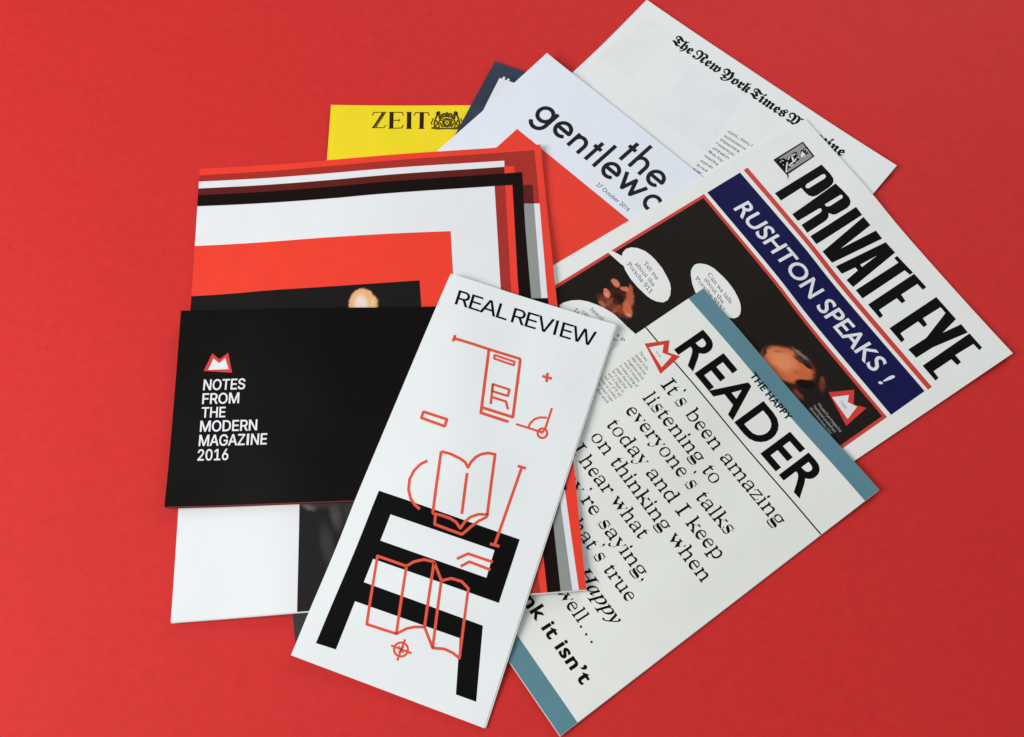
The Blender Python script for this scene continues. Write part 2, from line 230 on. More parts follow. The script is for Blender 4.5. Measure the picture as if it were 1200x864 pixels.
 'sansb':{'0':[443,[[265,-14,301,-3,332,15,359,41,380,72,397,110,410,153,417,201,419,254,417,307,410,355,397,399,380,436,358,468,332,493,300,512,265,523,227,527,188,523,153,512,122,493,95,468,73,436,56,399,44,356,36,307,34,254,36,201,43,153,56,110,73,72,95,41,121,15,153,-3,188,-14,227,-18],[197,66,172,82,158,99,146,120,136,147,129,178,125,214,123,254,125,294,129,330,137,362,146,388,158,410,172,427,197,443,227,448,256,443,281,427,295,410,307,388,317,362,324,330,328,294,330,254,328,214,324,178,317,147,307,120,295,99,281,82,256,66,227,61]]],
  '1':[443,[[405,-11,405,66,62,66,62,-11],[194,520,72,432,77,343,214,437,198,437,198,-11,290,-11,290,520]]],
  '2':[443,[[403,-11,403,68,167,68,167,56,277,172,347,252,384,314,395,372,390,414,373,451,347,482,313,506,286,518,256,524,225,527,193,524,164,517,136,506,101,481,74,448,62,422,54,393,50,351,140,351,144,387,151,408,163,425,179,438,199,446,223,448,268,439,283,428,296,413,303,394,306,372,298,331,271,289,224,236,50,52,50,-11]]],
  '6':[443,[[259,-15,289,-8,317,5,342,22,363,43,380,67,393,95,400,125,403,157,401,189,394,218,382,245,357,279,323,304,296,316,267,323,234,325,190,317,155,296,127,254,158,250,341,517,245,520,125,346,67,243,54,202,49,162,52,129,60,98,72,69,89,44,110,23,135,5,163,-8,194,-15,226,-18],[202,63,181,72,164,87,150,107,142,131,139,158,142,185,150,209,164,228,181,242,202,251,226,254,251,251,271,242,288,227,302,208,310,185,313,157,310,130,302,107,288,87,271,72,251,63,226,60]]],
  'A':[470,[[95,-11,204,299,226,368,264,489,213,489,251,369,274,299,385,-11,483,-11,286,520,192,520,-4,-11],[384,131,384,210,96,210,96,131]]],
  'D':[492,[[270,-7,316,3,358,21,393,46,423,77,446,114,462,156,472,203,476,255,472,307,463,354,446,396,423,433,394,463,360,488,319,506,275,516,226,520,79,520,79,441,220,441,256,438,286,431,312,419,334,402,352,381,366,356,377,326,383,293,385,255,383,217,377,184,366,154,352,128,333,107,311,90,284,78,252,71,214,68,82,68,82,-11,219,-11],[46,520,46,-11,139,-11,139,520]]],
  'E':[409,[[389,-11,389,68,139,68,139,218,369,218,369,297,139,297,139,441,386,441,386,520,46,520,46,-11]]],
  'F':[400,[[139,-11,139,210,360,210,360,289,139,289,139,441,383,441,383,520,46,520,46,-11]]],
  'G':[510,[[310,-15,348,-6,383,9,415,30,441,55,463,85,479,120,489,158,492,200,492,267,269,267,269,188,438,199,402,215,399,175,393,151,384,129,364,101,338,81,306,68,269,64,241,66,215,74,192,86,171,103,153,124,138,150,127,180,120,215,117,254,120,294,127,329,138,359,152,385,170,406,191,423,214,435,239,442,265,445,311,438,347,418,375,387,399,338,493,338,478,388,461,422,439,452,412,478,380,499,345,514,306,523,265,527,221,523,179,512,141,493,108,467,79,436,57,398,40,355,30,307,26,254,30,202,40,154,57,111,80,73,108,41,142,16,181,-3,223,-14,269,-18]]],
  'H':[507,[[139,-11,139,221,378,221,378,-11,471,-11,471,520,378,520,378,300,139,300,139,520,46,520,46,-11]]],
  'I':[255,[[76,-11,201,-11,201,520,76,520]]],
  'M':[618,[[136,-11,136,291,136,329,135,372,134,416,132,468,92,468,116,404,132,357,146,317,157,287,277,-11,351,-11,469,287,481,318,495,359,511,406,532,468,493,468,492,413,491,369,490,327,490,291,490,-11,582,-11,582,520,467,520,339,191,329,162,317,125,304,86,288,38,340,38,325,87,313,126,301,162,290,191,161,520,46,520,46,-11]]],
  'N':[513,[[139,-11,139,291,138,328,136,384,132,466,85,461,136,376,165,325,190,284,379,-11,477,-11,477,520,385,520,385,195,385,157,387,108,392,41,435,46,400,112,375,156,355,188,144,520,46,520,46,-11]]],
  'O':[523,[[312,-14,353,-3,391,16,425,41,453,73,476,110,493,154,504,201,507,254,504,307,493,355,476,398,453,436,425,467,391,493,353,512,312,523,267,527,222,523,181,512,143,493,109,467,81,436,57,398,40,355,30,307,26,254,30,201,40,153,57,110,81,73,109,41,143,16,181,-3,222,-14,267,-18],[240,66,215,74,192,85,171,102,153,123,138,149,127,179,120,214,117,254,120,294,127,329,138,360,153,385,171,407,192,423,215,435,240,442,267,445,294,442,319,435,342,423,363,407,381,386,396,360,407,329,414,294,416,254,414,214,407,179,396,149,381,123,363,102,342,85,319,73,294,66,267,64]]],
  'R':[439,[[139,-11,139,441,232,441,266,438,291,430,309,417,321,400,329,378,331,352,329,327,321,306,309,289,292,277,267,269,233,266,82,266,82,187,236,187,274,189,309,196,339,207,376,232,403,266,414,292,421,321,423,352,421,383,414,412,403,439,376,473,340,498,309,510,275,517,236,520,46,520,46,-11],[448,-10,311,240,210,239,345,-11]]],
  'S':[437,[[262,-18,298,-11,329,1,357,16,380,35,398,58,416,96,422,138,419,173,407,203,368,246,317,274,268,290,216,304,176,318,141,341,132,356,129,376,132,395,140,412,154,426,173,438,197,445,225,447,252,445,275,439,294,428,314,406,327,367,418,367,408,419,389,455,360,485,322,508,293,518,261,524,227,527,193,524,161,518,132,508,105,494,82,476,63,454,44,416,38,373,42,338,55,307,76,281,105,260,139,242,180,229,241,212,289,195,321,171,329,158,331,139,328,118,318,99,302,83,281,71,254,63,224,60,171,69,150,80,134,95,124,114,116,148,22,148,29,106,38,79,52,54,71,32,95,14,122,-1,153,-11,187,-18,224,-20]]],
  'T':[439,[[179,441,179,-11,271,-11,271,441,431,441,431,520,18,520,18,441]]],
  'Z':[428,[[413,-11,413,68,214,68,152,68,71,65,94,16,145,74,180,122,411,458,411,520,26,520,26,441,223,441,286,441,367,444,344,493,295,437,262,391,28,50,28,-11]]]},
 'hum':{'A':[687,[[376,707,279,707,-32,-21,114,-21,200,180,462,180,553,-21,699,-21],[326,508,404,310,255,310]]],
  'D':[770,[[55,-21,344,-21,473,-2,579,52,659,133,708,232,725,341,711,444,667,542,591,625,482,682,343,703,55,703],[195,573,324,573,421,560,493,527,543,477,572,414,582,341,575,287,552,226,508,169,436,126,328,109,195,109]]],
  'E':[520,[[483,703,54,703,54,-21,492,-21,492,109,194,109,194,279,473,279,473,409,194,409,194,573,483,573]]],
  'H':[749,[[674,703,534,703,534,406,194,406,194,703,54,703,54,-21,194,-21,194,276,534,276,534,-21,674,-21]]],
  'R':[624,[[56,703,56,-21,196,-21,196,275,215,275,240,273,265,263,294,240,332,197,380,128,476,-21,633,-15,529,146,499,195,470,239,440,278,408,312,397,321,411,327,446,358,473,397,489,441,494,491,483,563,450,623,398,667,330,694,250,703],[196,577,237,577,284,573,315,562,335,545,347,524,351,495,348,467,338,443,319,424,287,411,237,405,196,405]]]},
 'humb':{' ':[250,[]],
  '!':[271,[[63,543,69,434,94,261,101,224,111,197,135,182,159,197,169,224,176,261,201,434,207,543,204,610,192,660,170,695,135,708,100,695,78,660,66,610],[136,127,106,121,82,105,66,81,60,51,66,21,82,-3,106,-19,136,-25,166,-19,190,-3,206,21,212,51,206,81,190,105,166,121]]],
  'A':[667,[[372,702,282,702,-24,-16,111,-16,197,185,466,185,557,-16,691,-16],[326,515,412,305,248,305]]],
  'E':[500,[[478,698,59,698,59,-16,487,-16,487,104,189,104,189,284,468,284,468,404,189,404,189,578,478,578]]],
  'H':[729,[[669,698,539,698,539,401,189,401,189,698,59,698,59,-16,189,-16,189,281,539,281,539,-16,669,-16]]],
  'K':[656,[[307,360,602,691,453,698,180,388,189,698,59,698,59,-16,189,-16,181,318,514,-16,674,-8]]],
  'N':[781,[[722,698,598,698,607,172,159,698,58,698,58,-16,182,-16,173,508,615,-16,722,-16]]],
  'O':[823,[[29,341,55,202,132,85,252,5,409,-25,570,5,692,86,768,203,794,341,767,482,690,599,569,678,411,707,254,678,134,598,56,482],[162,341,181,439,233,516,311,566,411,585,511,566,590,516,642,439,661,341,642,244,590,167,511,116,411,97,312,116,233,167,181,244]]],
  'P':[510,[[54,698,54,-16,184,-16,184,279,271,279,378,294,455,338,501,405,516,486,502,568,459,636,385,682,284,698],[184,578,282,578,333,570,362,550,378,522,383,490,375,451,355,423,323,406,278,399,184,399]]],
  'R':[604,[[61,698,61,-16,191,-16,191,280,215,280,248,276,282,258,325,213,384,131,478,-16,626,-12,524,144,487,203,451,256,413,301,387,322,418,338,457,380,481,431,489,491,472,577,423,643,347,684,250,698],[191,582,237,582,294,575,330,558,349,532,356,495,351,459,333,430,298,409,237,400,191,400]]],
  'S':[458,[[415,652,369,678,329,694,288,704,246,707,157,694,86,654,40,591,23,507,73,386,178,307,277,241,318,163,313,142,297,120,268,102,224,95,179,101,135,119,94,148,37,196,28,45,80,12,128,-9,180,-21,236,-25,317,-10,383,32,427,96,443,177,393,313,288,394,189,455,148,524,154,547,171,568,200,582,239,587,272,584,308,573,347,553,409,511]]],
  'T':[604,[[603,698,1,698,1,578,237,578,237,-16,367,-16,367,578,603,578]]],
  'U':[708,[[664,698,534,698,534,285,532,241,526,204,514,173,495,147,471,128,438,112,397,101,347,97,307,100,272,110,240,127,211,150,194,172,183,196,177,231,175,279,175,698,45,698,45,256,70,131,138,42,235,-9,345,-25,483,-5,584,55,644,148,664,267]]]},
 'humc':{' ':[278,[]],
  'A':[707,[[380,712,275,712,-42,-26,118,-26,204,175,458,175,549,-26,710,-26],[327,502,393,315,266,315]]],
  'E':[540,[[490,708,47,708,47,-26,499,-26,499,114,201,114,201,274,480,274,480,414,201,414,201,568,490,568]]],
  'H':[769,[[681,708,527,708,527,411,201,411,201,708,47,708,47,-26,201,-26,201,271,527,271,527,-26,681,-26]]],
  'I':[290,[[202,708,48,708,48,-26,202,-26]]],
  'P':[550,[[42,708,42,-26,196,-26,196,269,273,269,413,297,501,375,529,486,502,598,419,679,286,708],[196,568,280,568,338,555,363,527,370,491,359,446,330,420,276,409,196,409]]],
  'T':[644,[[615,708,-11,708,-11,568,225,568,225,-26,379,-26,379,568,615,568]]],
  'Y':[644,[[301,489,132,708,-37,699,225,352,225,-26,379,-26,379,351,641,699,472,708]]],
  'h':[540,[[178,708,33,708,33,-26,178,-26,178,311,206,339,235,356,260,360,293,351,313,324,322,276,322,-26,467,-26,467,278,445,389,380,461,287,485,228,475,174,448,141,416,178,416]]],
  'i':[259,[[182,475,37,475,37,-26,182,-26],[193,585,169,642,110,666,51,642,27,585,51,528,110,504,169,528]]],
  'k':[519,[[495,464,342,475,117,228,368,-26,533,-12,306,230],[179,708,34,708,34,-26,179,-26]]],
  'n':[540,[[178,475,33,475,33,-26,178,-26,178,311,206,339,235,356,260,360,293,351,313,324,322,276,322,-26,467,-26,467,280,444,391,378,462,287,485,228,475,174,448,141,416,178,416]]],
  's':[425,[[352,438,288,466,240,480,191,484,101,468,38,416,14,333,78,221,182,156,222,113,221,109,210,100,187,95,154,101,109,118,18,165,13,15,86,-17,140,-31,199,-35,286,-16,350,39,374,122,361,177,323,224,260,270,197,310,168,333,166,338,170,346,196,354,225,350,264,336,348,295]]],
  't':[373,[[181,573,-28,390,-28,343,50,343,50,129,69,47,129,-14,222,-35,263,-31,306,-19,360,4,357,142,286,110,257,100,232,97,215,101,203,112,195,142,195,343,337,343,337,475,195,475]]],
  '’':[259,[[34,407,140,458,186,520,201,598,191,655,160,700,108,718,62,708,29,677,17,628,38,571,71,555,71,537,63,511,31,474]]]},
 'humr':{' ':[278,[]],
  '0':[500,[[470,341,410,595,250,691,90,595,30,341,90,87,250,-9,410,87],[372,341,340,153,250,84,161,153,128,341,161,530,250,598,340,530]]],
  '1':[500,[[300,682,202,682,202,0,300,0]]],
  '2':[500,[[466,93,205,93,368,312,417,478,359,632,209,691,129,675,48,626,48,503,127,575,202,595,286,559,319,467,307,393,271,321,159,161,34,7,34,0,466,0]]],
  '6':[500,[[317,691,114,482,44,233,105,58,264,-9,405,51,465,195,410,337,274,394,214,385,167,366,246,506,376,616],[146,265,200,294,254,301,335,271,367,196,337,115,258,84,166,133]]],
  '7':[500,[[490,682,49,682,49,589,344,589,94,29,181,-9]]],
  'O':[823,[[45,341,143,97,409,-9,680,97,778,341,679,587,411,691,145,587],[146,341,222,527,411,601,601,527,677,341,601,155,411,81,221,155]]],
  'b':[500,[[148,682,59,682,59,25,137,0,226,-9,402,56,466,234,411,394,272,458,208,448,148,417],[148,332,199,368,250,378,341,335,375,221,337,116,238,75,148,89]]],
  'c':[438,[[393,427,331,450,263,458,101,393,41,216,105,54,269,-9,342,-1,403,17,403,105,341,83,284,75,174,115,132,224,170,334,269,376,326,367,393,332]]],
  'e':[479,[[438,130,360,90,281,76,179,110,130,211,446,211,393,397,251,458,100,395,41,230,98,64,259,-9,357,4,438,44],[132,270,171,352,253,381,328,351,358,270]]],
  'o':[552,[[273,458,104,392,36,229,103,58,273,-9,449,57,516,229,447,393],[272,378,382,336,425,228,384,113,272,71,167,114,127,229,168,336]]],
  'r':[396,[[69,449,69,0,158,0,158,235,190,333,267,373,306,361,350,329,397,406,343,445,290,458,226,432,160,346,158,346,158,449]]],
  't':[333,[[167,542,0,379,0,369,78,369,78,132,115,31,224,-9,277,0,332,21,332,104,280,79,231,71,189,85,167,139,167,369,309,369,309,449,167,449]]]},
 'serif':{' ':[166,[]],
  ',':[139,[[69,-108,83,-74,107,-29,115,21,110,66,99,96,83,108,72,101,65,81,63,52,68,14,100,2,103,-22,90,-51,72,-76]]],
  '0':[330,[[219,-12,245,-1,267,17,285,42,300,72,312,108,320,148,326,192,328,240,326,289,320,333,312,373,300,409,285,439,267,463,246,481,220,492,189,495,155,492,128,481,107,463,89,439,74,409,63,373,55,333,50,289,48,241,50,193,55,149,63,108,74,72,89,42,107,17,128,-1,155,-12,188,-16],[139,57,115,93,107,132,103,182,102,240,103,299,107,348,115,387,139,422,189,433,238,422,261,387,268,348,272,299,273,240,272,182,268,132,261,93,238,57,188,47]]],
  '1':[330,[[318,-9,318,45,286,45,260,47,238,52,229,80,229,491,187,491,146,455,84,420,56,402,55,372,59,353,63,341,67,337,77,342,91,359,165,406,179,80,168,50,145,47,122,45,90,45,90,-9]]],
  '6':[330,[[238,-11,269,5,294,32,312,67,323,108,327,155,323,198,313,234,297,264,276,286,250,299,218,303,168,295,101,281,105,320,115,363,131,396,165,427,214,437,243,435,264,428,281,398,282,350,291,355,306,369,313,389,315,412,313,434,308,454,298,471,282,484,257,493,222,495,195,493,171,486,149,474,130,457,113,438,98,414,85,388,75,359,66,328,60,294,56,259,55,222,57,172,64,128,74,90,88,57,104,31,123,10,145,-4,169,-13,197,-16],[154,56,124,85,111,118,103,163,99,217,143,235,192,244,231,239,259,223,271,205,278,180,280,148,278,114,272,88,261,69,236,52,198,47]]],
  '7':[330,[[151,-9,328,445,328,489,57,489,55,329,48,329,50,370,68,390,109,397,328,397,149,-9]]],
  '8':[330,[[229,-12,266,1,294,21,314,50,326,85,330,127,325,169,310,205,293,227,267,248,201,261,292,298,305,329,309,369,306,403,297,434,282,460,260,480,230,491,191,495,159,493,132,487,111,477,87,455,72,428,64,397,61,364,65,325,78,290,91,270,109,252,162,243,104,235,83,218,66,199,51,165,45,122,49,86,59,53,76,24,103,3,124,-8,151,-14,183,-16],[131,324,111,344,105,372,110,399,125,420,151,434,187,438,215,436,239,429,266,403,275,370,272,342,261,321,242,305,204,294],[145,46,112,62,92,87,86,120,90,150,105,173,159,205,207,192,234,178,257,164,280,142,287,115,281,85,261,61,228,46,187,41]]],
  '9':[330,[[181,-13,207,-6,229,6,248,23,265,43,279,67,292,93,302,123,310,155,320,260,318,311,311,355,300,393,286,425,270,451,250,470,229,484,204,493,177,495,151,493,128,486,108,473,83,447,64,413,56,386,50,356,49,324,52,280,62,243,78,214,99,193,125,180,155,176,180,179,199,190,265,221,261,125,224,64,159,45,116,49,86,63,65,84,63,120,71,100,68,69,75,28,83,10,98,-4,121,-13,153,-16],[133,251,104,278,96,328,98,361,104,388,115,408,142,426,182,432,225,424,253,398,266,369,273,329,276,281,240,253,213,245,182,242]]],
  '?':[230,[[97,468,102,472,142,466,170,451,180,428,153,362,110,294,90,214,93,179,102,152,97,126,115,223,175,321,206,437,197,494,165,542,117,563],[123,98,112,90,104,70,101,41,104,12,112,-9,123,-17,134,-9,142,12,145,41,142,70,134,90]]],
  'C':[423,[[324,-8,380,26,412,89,430,119,425,88,398,68,370,53,340,41,309,35,275,33,188,54,135,117,119,226,133,344,181,412,262,434,304,430,340,419,373,400,401,374,425,343,436,299,412,299,412,474,435,474,426,450,389,445,360,449,320,463,288,471,259,474,220,471,184,460,151,443,122,419,98,390,78,355,63,316,54,274,51,228,54,182,63,139,78,100,98,65,122,36,150,12,182,-6,218,-16,256,-20]]],
  'H':[478,[[217,-9,217,25,204,30,175,38,161,53,157,81,157,212,367,212,367,81,363,52,348,37,318,30,307,25,307,-9,482,-9,482,25,469,31,441,39,428,54,424,81,424,378,428,404,442,418,470,425,482,431,482,464,307,464,307,431,332,423,361,411,367,378,367,260,157,260,157,378,163,411,192,423,217,431,217,464,41,464,41,431,53,425,81,417,96,403,100,378,100,81,96,53,81,38,53,30,40,25,40,-9]]],
  'I':[216,[[221,-9,221,25,193,34,164,49,158,78,158,386,162,409,179,420,208,426,219,431,219,464,38,464,38,430,51,426,80,420,96,409,100,386,100,76,96,52,78,39,50,31,38,25,38,-9]]],
  'L':[381,[[380,-9,398,163,426,163,420,129,405,105,389,85,359,63,324,48,296,42,267,38,233,37,188,40,161,51,157,83,157,378,164,413,179,420,201,425,225,431,225,464,41,464,41,431,52,426,81,418,96,404,100,378,100,81,96,53,81,38,53,30,40,25,40,-9]]],
  'P':[373,[[217,-9,217,25,204,30,175,38,161,53,157,81,157,197,241,197,288,200,324,213,351,233,369,261,380,294,384,332,380,370,369,403,351,429,326,448,301,457,263,463,213,464,41,464,41,431,53,425,81,417,96,403,100,378,100,81,96,53,81,38,53,30,40,25,40,-9],[157,397,169,416,215,422,262,416,296,401,312,372,317,329,311,286,291,259,252,244,203,239,157,239]]],
  'T':[378,[[303,-9,303,26,289,29,258,37,242,52,238,81,238,424,271,424,345,412,397,377,412,308,385,308,385,464,36,464,36,309,8,309,11,349,26,376,48,397,76,412,111,421,148,424,181,424,181,81,177,53,160,38,130,30,117,26,117,-9]]],
  'a':[299,[[274,-15,292,-1,297,26,311,53,303,44,271,45,268,63,268,211,265,246,258,276,247,299,229,315,201,324,162,327,130,325,103,316,83,303,68,284,61,262,58,237,60,215,63,197,68,185,77,182,87,185,93,195,96,211,97,232,91,260,75,273,100,282,147,286,180,284,206,276,220,263,224,241,224,197,151,181,108,163,78,143,59,121,49,94,46,63,49,31,58,5,73,-12,96,-18,127,-13,156,3,210,21,234,-6,256,-19],[105,52,93,84,104,119,140,144,224,156,224,67,187,49,149,43]]],
  'b':[316,[[45,-20,105,17,146,-1,169,-15,193,-19,215,-16,236,-8,256,5,273,23,288,45,300,71,309,100,315,132,317,166,315,196,311,223,304,249,288,281,269,306,247,322,221,327,197,323,176,308,125,290,113,464,33,464,33,433,59,422,68,387,68,-20],[129,34,113,70,113,240,122,253,141,262,183,271,226,265,253,246,263,226,268,197,270,160,269,115,264,79,255,53,228,31,181,24]]],
  'c':[248,[[197,-11,233,14,249,61,271,83,250,55,204,48,154,56,116,82,99,108,90,144,87,187,94,246,120,277,168,287,210,283,223,270,222,262,221,250,227,209,239,195,244,198,248,209,251,225,252,245,248,279,235,305,211,323,174,328,151,325,129,318,109,305,91,287,75,266,62,241,52,213,47,183,45,150,46,119,52,90,60,64,78,29,101,3,127,-14,156,-19]]],
  'd':[325,[[165,-13,185,5,232,30,248,-21,267,-7,312,-1,328,2,328,34,323,41,302,45,294,76,294,464,201,464,201,432,227,422,244,415,248,400,236,291,186,309,168,323,146,327,120,322,96,305,76,277,59,241,51,212,46,181,45,147,46,117,51,89,58,63,73,29,93,3,115,-14,140,-19],[131,44,107,62,98,85,94,115,93,153,94,192,99,223,107,246,132,265,175,271,220,262,239,252,248,240,248,78,236,61,219,48,196,40,170,37]]],
  'e':[256,[[196,-9,231,20,251,74,272,99,265,69,234,56,198,52,138,64,103,101,88,157,258,157,258,174,254,217,245,255,230,286,210,309,187,323,157,327,127,322,101,305,78,279,60,245,52,218,46,189,45,157,46,123,51,93,60,65,77,29,99,3,124,-14,153,-19],[91,203,97,253,118,279,159,287,195,284,217,273,226,214,226,201,91,201]]],
  'f':[169,[[174,-9,174,24,167,27,140,32,126,43,123,66,123,268,178,268,178,319,123,319,123,390,130,426,150,432,180,434,210,433,224,431,219,430,216,424,210,391,211,373,211,357,226,346,229,350,233,360,236,377,238,400,234,429,224,453,204,469,174,474,144,470,120,460,102,442,89,418,80,388,77,354,77,319,41,319,41,268,77,268,77,74,74,38,54,30,40,23,40,-9]]],
  'g':[282,[[193,-146,231,-137,259,-120,277,-98,287,-70,290,-37,288,-7,282,18,271,37,253,49,174,58,139,58,95,63,74,73,81,80,98,87,138,95,158,94,171,94,200,97,223,107,241,124,255,146,263,173,266,204,262,241,232,260,292,259,292,313,230,313,191,324,157,327,125,324,98,313,76,296,60,273,51,245,48,212,54,165,74,128,141,110,80,100,61,80,52,57,49,30,56,-6,112,-24,47,-39,41,-74,44,-105,61,-129,80,-141,109,-147,146,-149],[123,138,101,150,92,174,89,211,92,248,101,272,123,284,157,288,192,284,213,272,222,248,225,211,222,174,213,150,192,138,157,134],[116,-104,82,-96,57,-84,47,-72,57,-56,86,-43,207,-43,260,-50,282,-56,289,-65,271,-87,225,-102,161,-107]]],
  'h':[336,[[155,-9,155,24,154,27,132,31,123,57,123,231,160,254,202,262,232,260,253,254,260,216,260,57,250,32,212,25,227,25,227,-9,338,-9,338,24,337,27,315,31,305,57,305,212,297,275,278,314,242,328,215,321,190,303,136,277,123,464,44,464,44,433,46,428,68,424,77,398,77,57,66,32,43,23,43,-9]]],
  'i':[153,[[110,357,118,370,124,389,126,412,124,436,118,455,111,468,101,473,91,468,83,455,78,436,76,412,78,389,83,370,91,357,101,353],[155,-9,155,22,133,33,123,57,123,319,45,319,46,287,69,278,77,251,77,57,67,32,43,23,43,-9]]],
  'k':[314,[[155,-9,155,22,133,33,123,57,123,130,167,134,254,45,266,32,251,28,220,25,236,25,236,-9,351,-9,351,23,347,29,327,40,190,208,259,253,297,276,320,286,320,319,231,319,231,284,211,284,249,281,271,276,262,268,246,254,136,179,123,464,45,464,46,432,47,428,70,424,77,397,77,57,67,33,42,23,42,-9]]],
  'l':[154,[[155,-9,155,22,133,33,123,57,123,464,45,464,45,432,48,428,70,424,77,397,77,57,67,32,43,23,43,-9]]],
  'm':[509,[[152,-9,152,23,151,28,130,32,121,57,121,232,156,254,198,262,229,260,249,253,257,216,257,57,247,31,225,27,224,24,224,-9,331,-9,331,24,330,27,308,31,299,57,299,233,336,255,376,262,407,260,427,254,435,216,435,57,425,31,403,27,402,24,402,-9,511,-9,511,24,510,27,488,31,479,57,479,212,471,275,451,314,417,328,390,321,365,300,314,277,285,299,267,321,237,327,213,321,189,302,136,275,121,319,44,319,44,287,46,283,68,279,77,252,77,57,66,32,43,23,43,-9]]],
  'n':[336,[[155,-9,155,24,154,27,132,31,123,57,123,231,160,254,202,262,232,260,253,254,260,216,260,57,250,32,212,25,227,25,227,-9,338,-9,338,24,337,27,315,31,305,57,305,212,297,275,278,314,242,328,215,321,190,303,136,278,123,319,44,319,44,287,46,283,68,279,77,252,77,57,66,32,43,23,43,-9]]],
  'o':[291,[[203,-14,232,3,257,29,276,64,285,92,290,122,292,154,290,186,285,216,276,244,256,279,232,305,202,322,167,327,144,325,123,317,104,305,79,278,60,243,51,215,46,186,44,154,46,123,51,93,60,66,79,31,104,4,123,-9,145,-17,168,-19],[130,26,105,43,95,83,92,155,93,206,97,243,105,267,129,284,169,289,207,284,230,267,239,244,243,206,245,154,242,82,232,43,207,26,169,21]]],
  'p':[326,[[172,-148,172,-115,153,-109,128,-95,123,-57,136,22,185,1,204,-14,227,-19,253,-13,276,5,295,32,311,69,319,97,323,127,325,160,323,190,319,219,312,245,297,279,278,305,256,322,231,328,205,321,184,301,135,272,118,319,44,319,44,289,69,277,77,242,77,-64,75,-98,56,-109,42,-117,42,-148],[151,46,123,71,123,232,155,260,198,269,241,263,264,244,272,221,276,191,278,154,276,117,271,86,262,63,237,44,195,38]]],
  'r':[242,[[172,-9,172,23,143,33,127,40,124,56,124,192,128,217,141,236,161,247,191,250,223,243,237,223,250,213,255,217,260,228,263,245,264,266,262,290,257,310,249,323,234,327,219,323,202,309,184,286,139,260,121,319,45,319,46,287,68,278,77,251,77,57,67,32,43,23,43,-9]]],
  's':[243,[[175,-16,195,-6,210,12,222,35,229,63,232,95,229,129,221,157,206,179,179,197,134,219,95,238,79,260,84,270,99,279,122,285,150,287,183,283,213,270,237,249,245,213,219,213,219,328,243,328,239,316,215,314,202,315,193,316,161,325,141,328,117,325,98,314,83,297,68,262,62,220,65,190,74,164,92,141,119,122,169,97,204,79,218,58,212,44,196,33,170,26,139,24,102,29,69,45,44,72,35,114,61,114,61,-18,38,-18,44,-3,72,-1,93,-3,127,-15,151,-19]]],
  't':[183,[[154,-9,179,18,188,69,214,86,206,56,170,50,143,51,126,55,119,83,119,270,183,270,183,319,119,319,119,433,141,433,107,375,45,303,45,270,73,270,73,71,77,33,85,4,98,-13,123,-19]]],
  'u':[330,[[154,-16,174,-5,193,12,239,30,253,-22,272,-6,318,1,335,4,335,36,310,46,299,71,299,319,214,319,214,286,219,283,243,278,253,247,253,70,218,51,178,45,152,47,130,52,117,75,117,319,36,319,36,287,40,282,62,278,71,247,71,96,73,63,78,35,85,11,102,-12,132,-19]]],
  'v':[261,[[143,-19,237,239,257,273,275,281,280,289,280,319,228,319,228,287,248,281,268,271,259,255,184,133,106,270,103,275,119,282,153,285,139,285,139,319,22,319,22,286,24,282,43,276,61,244,159,-19]]],
  'w':[390,[[123,-19,224,187,307,-19,287,-19,389,254,406,278,420,289,420,319,381,319,381,288,397,281,413,274,406,259,335,151,273,264,271,270,270,274,286,281,298,286,298,319,193,319,193,288,207,281,224,263,237,235,166,138,96,255,91,268,89,275,101,281,113,286,113,319,14,319,14,288,24,278,40,261,139,-19]]],
  'x':[274,[[93,-9,93,24,111,24,75,28,57,34,76,56,139,99,195,55,214,31,192,28,180,24,180,-9,294,-9,294,22,287,29,271,41,167,183,235,248,268,275,286,291,286,319,226,319,226,286,242,282,263,278,245,261,181,221,127,264,112,279,133,282,144,287,144,319,29,319,29,288,39,277,63,258,153,137,81,62,49,37,30,20,30,-9]]],
  'y':[255,[[84,-139,95,-123,108,-100,139,-28,236,239,256,275,274,282,275,286,275,319,228,319,228,286,245,281,264,272,261,262,254,244,186,129,109,260,105,269,102,273,119,281,137,286,137,319,22,319,20,287,31,280,46,270,59,247,167,-5,153,-41,135,-69,114,-85,88,-89,57,-89,49,-86,49,-82,49,-75,48,-57,48,-42,34,-30,29,-35,24,-47,20,-64,19,-84,21,-111,28,-132,38,-145,52,-150]]],
  'z':[248,[[245,-9,249,116,276,116,265,74,238,51,201,38,154,34,89,33,250,288,250,319,55,319,53,207,26,207,33,246,56,265,88,275,127,278,204,280,38,16,38,-9]]],
  '’':[139,[[69,343,80,375,104,421,113,478,108,519,97,550,83,562,73,555,66,536,63,503,68,466,104,451,104,428,93,403,72,374]]]},
 'ital':{' ':[175,[]],
  'H':[520,[[158,-6,165,18,120,27,114,34,112,45,114,59,119,78,156,217,161,226,173,228,343,228,355,226,357,221,357,218,356,214,319,74,306,39,288,24,257,19,248,19,241,-6,443,-6,450,18,405,27,399,34,397,45,399,59,403,78,486,390,497,418,508,434,523,442,546,445,557,445,565,471,363,471,355,447,400,437,406,431,408,419,403,386,373,276,368,267,357,265,186,265,173,267,172,272,174,284,202,388,212,418,224,434,240,442,264,445,273,445,280,471,78,471,72,447,116,437,121,431,123,419,118,386,34,74,21,39,3,24,-28,19,-36,19,-44,-6]]],
  'a':[342,[[88,-6,124,19,148,44,172,76,189,114,160,23,168,-5,195,-14,228,-5,262,23,303,73,281,88,247,51,232,41,230,42,230,45,239,89,303,315,235,315,231,288,222,312,184,322,149,317,117,303,85,278,55,248,31,214,11,178,-3,140,-12,102,-15,64,-11,31,2,7,23,-9,50,-14],[67,47,61,74,66,120,81,173,96,208,112,238,129,261,157,285,184,293,204,284,211,257,202,203,178,144,145,91,110,52,95,42,83,39]]],
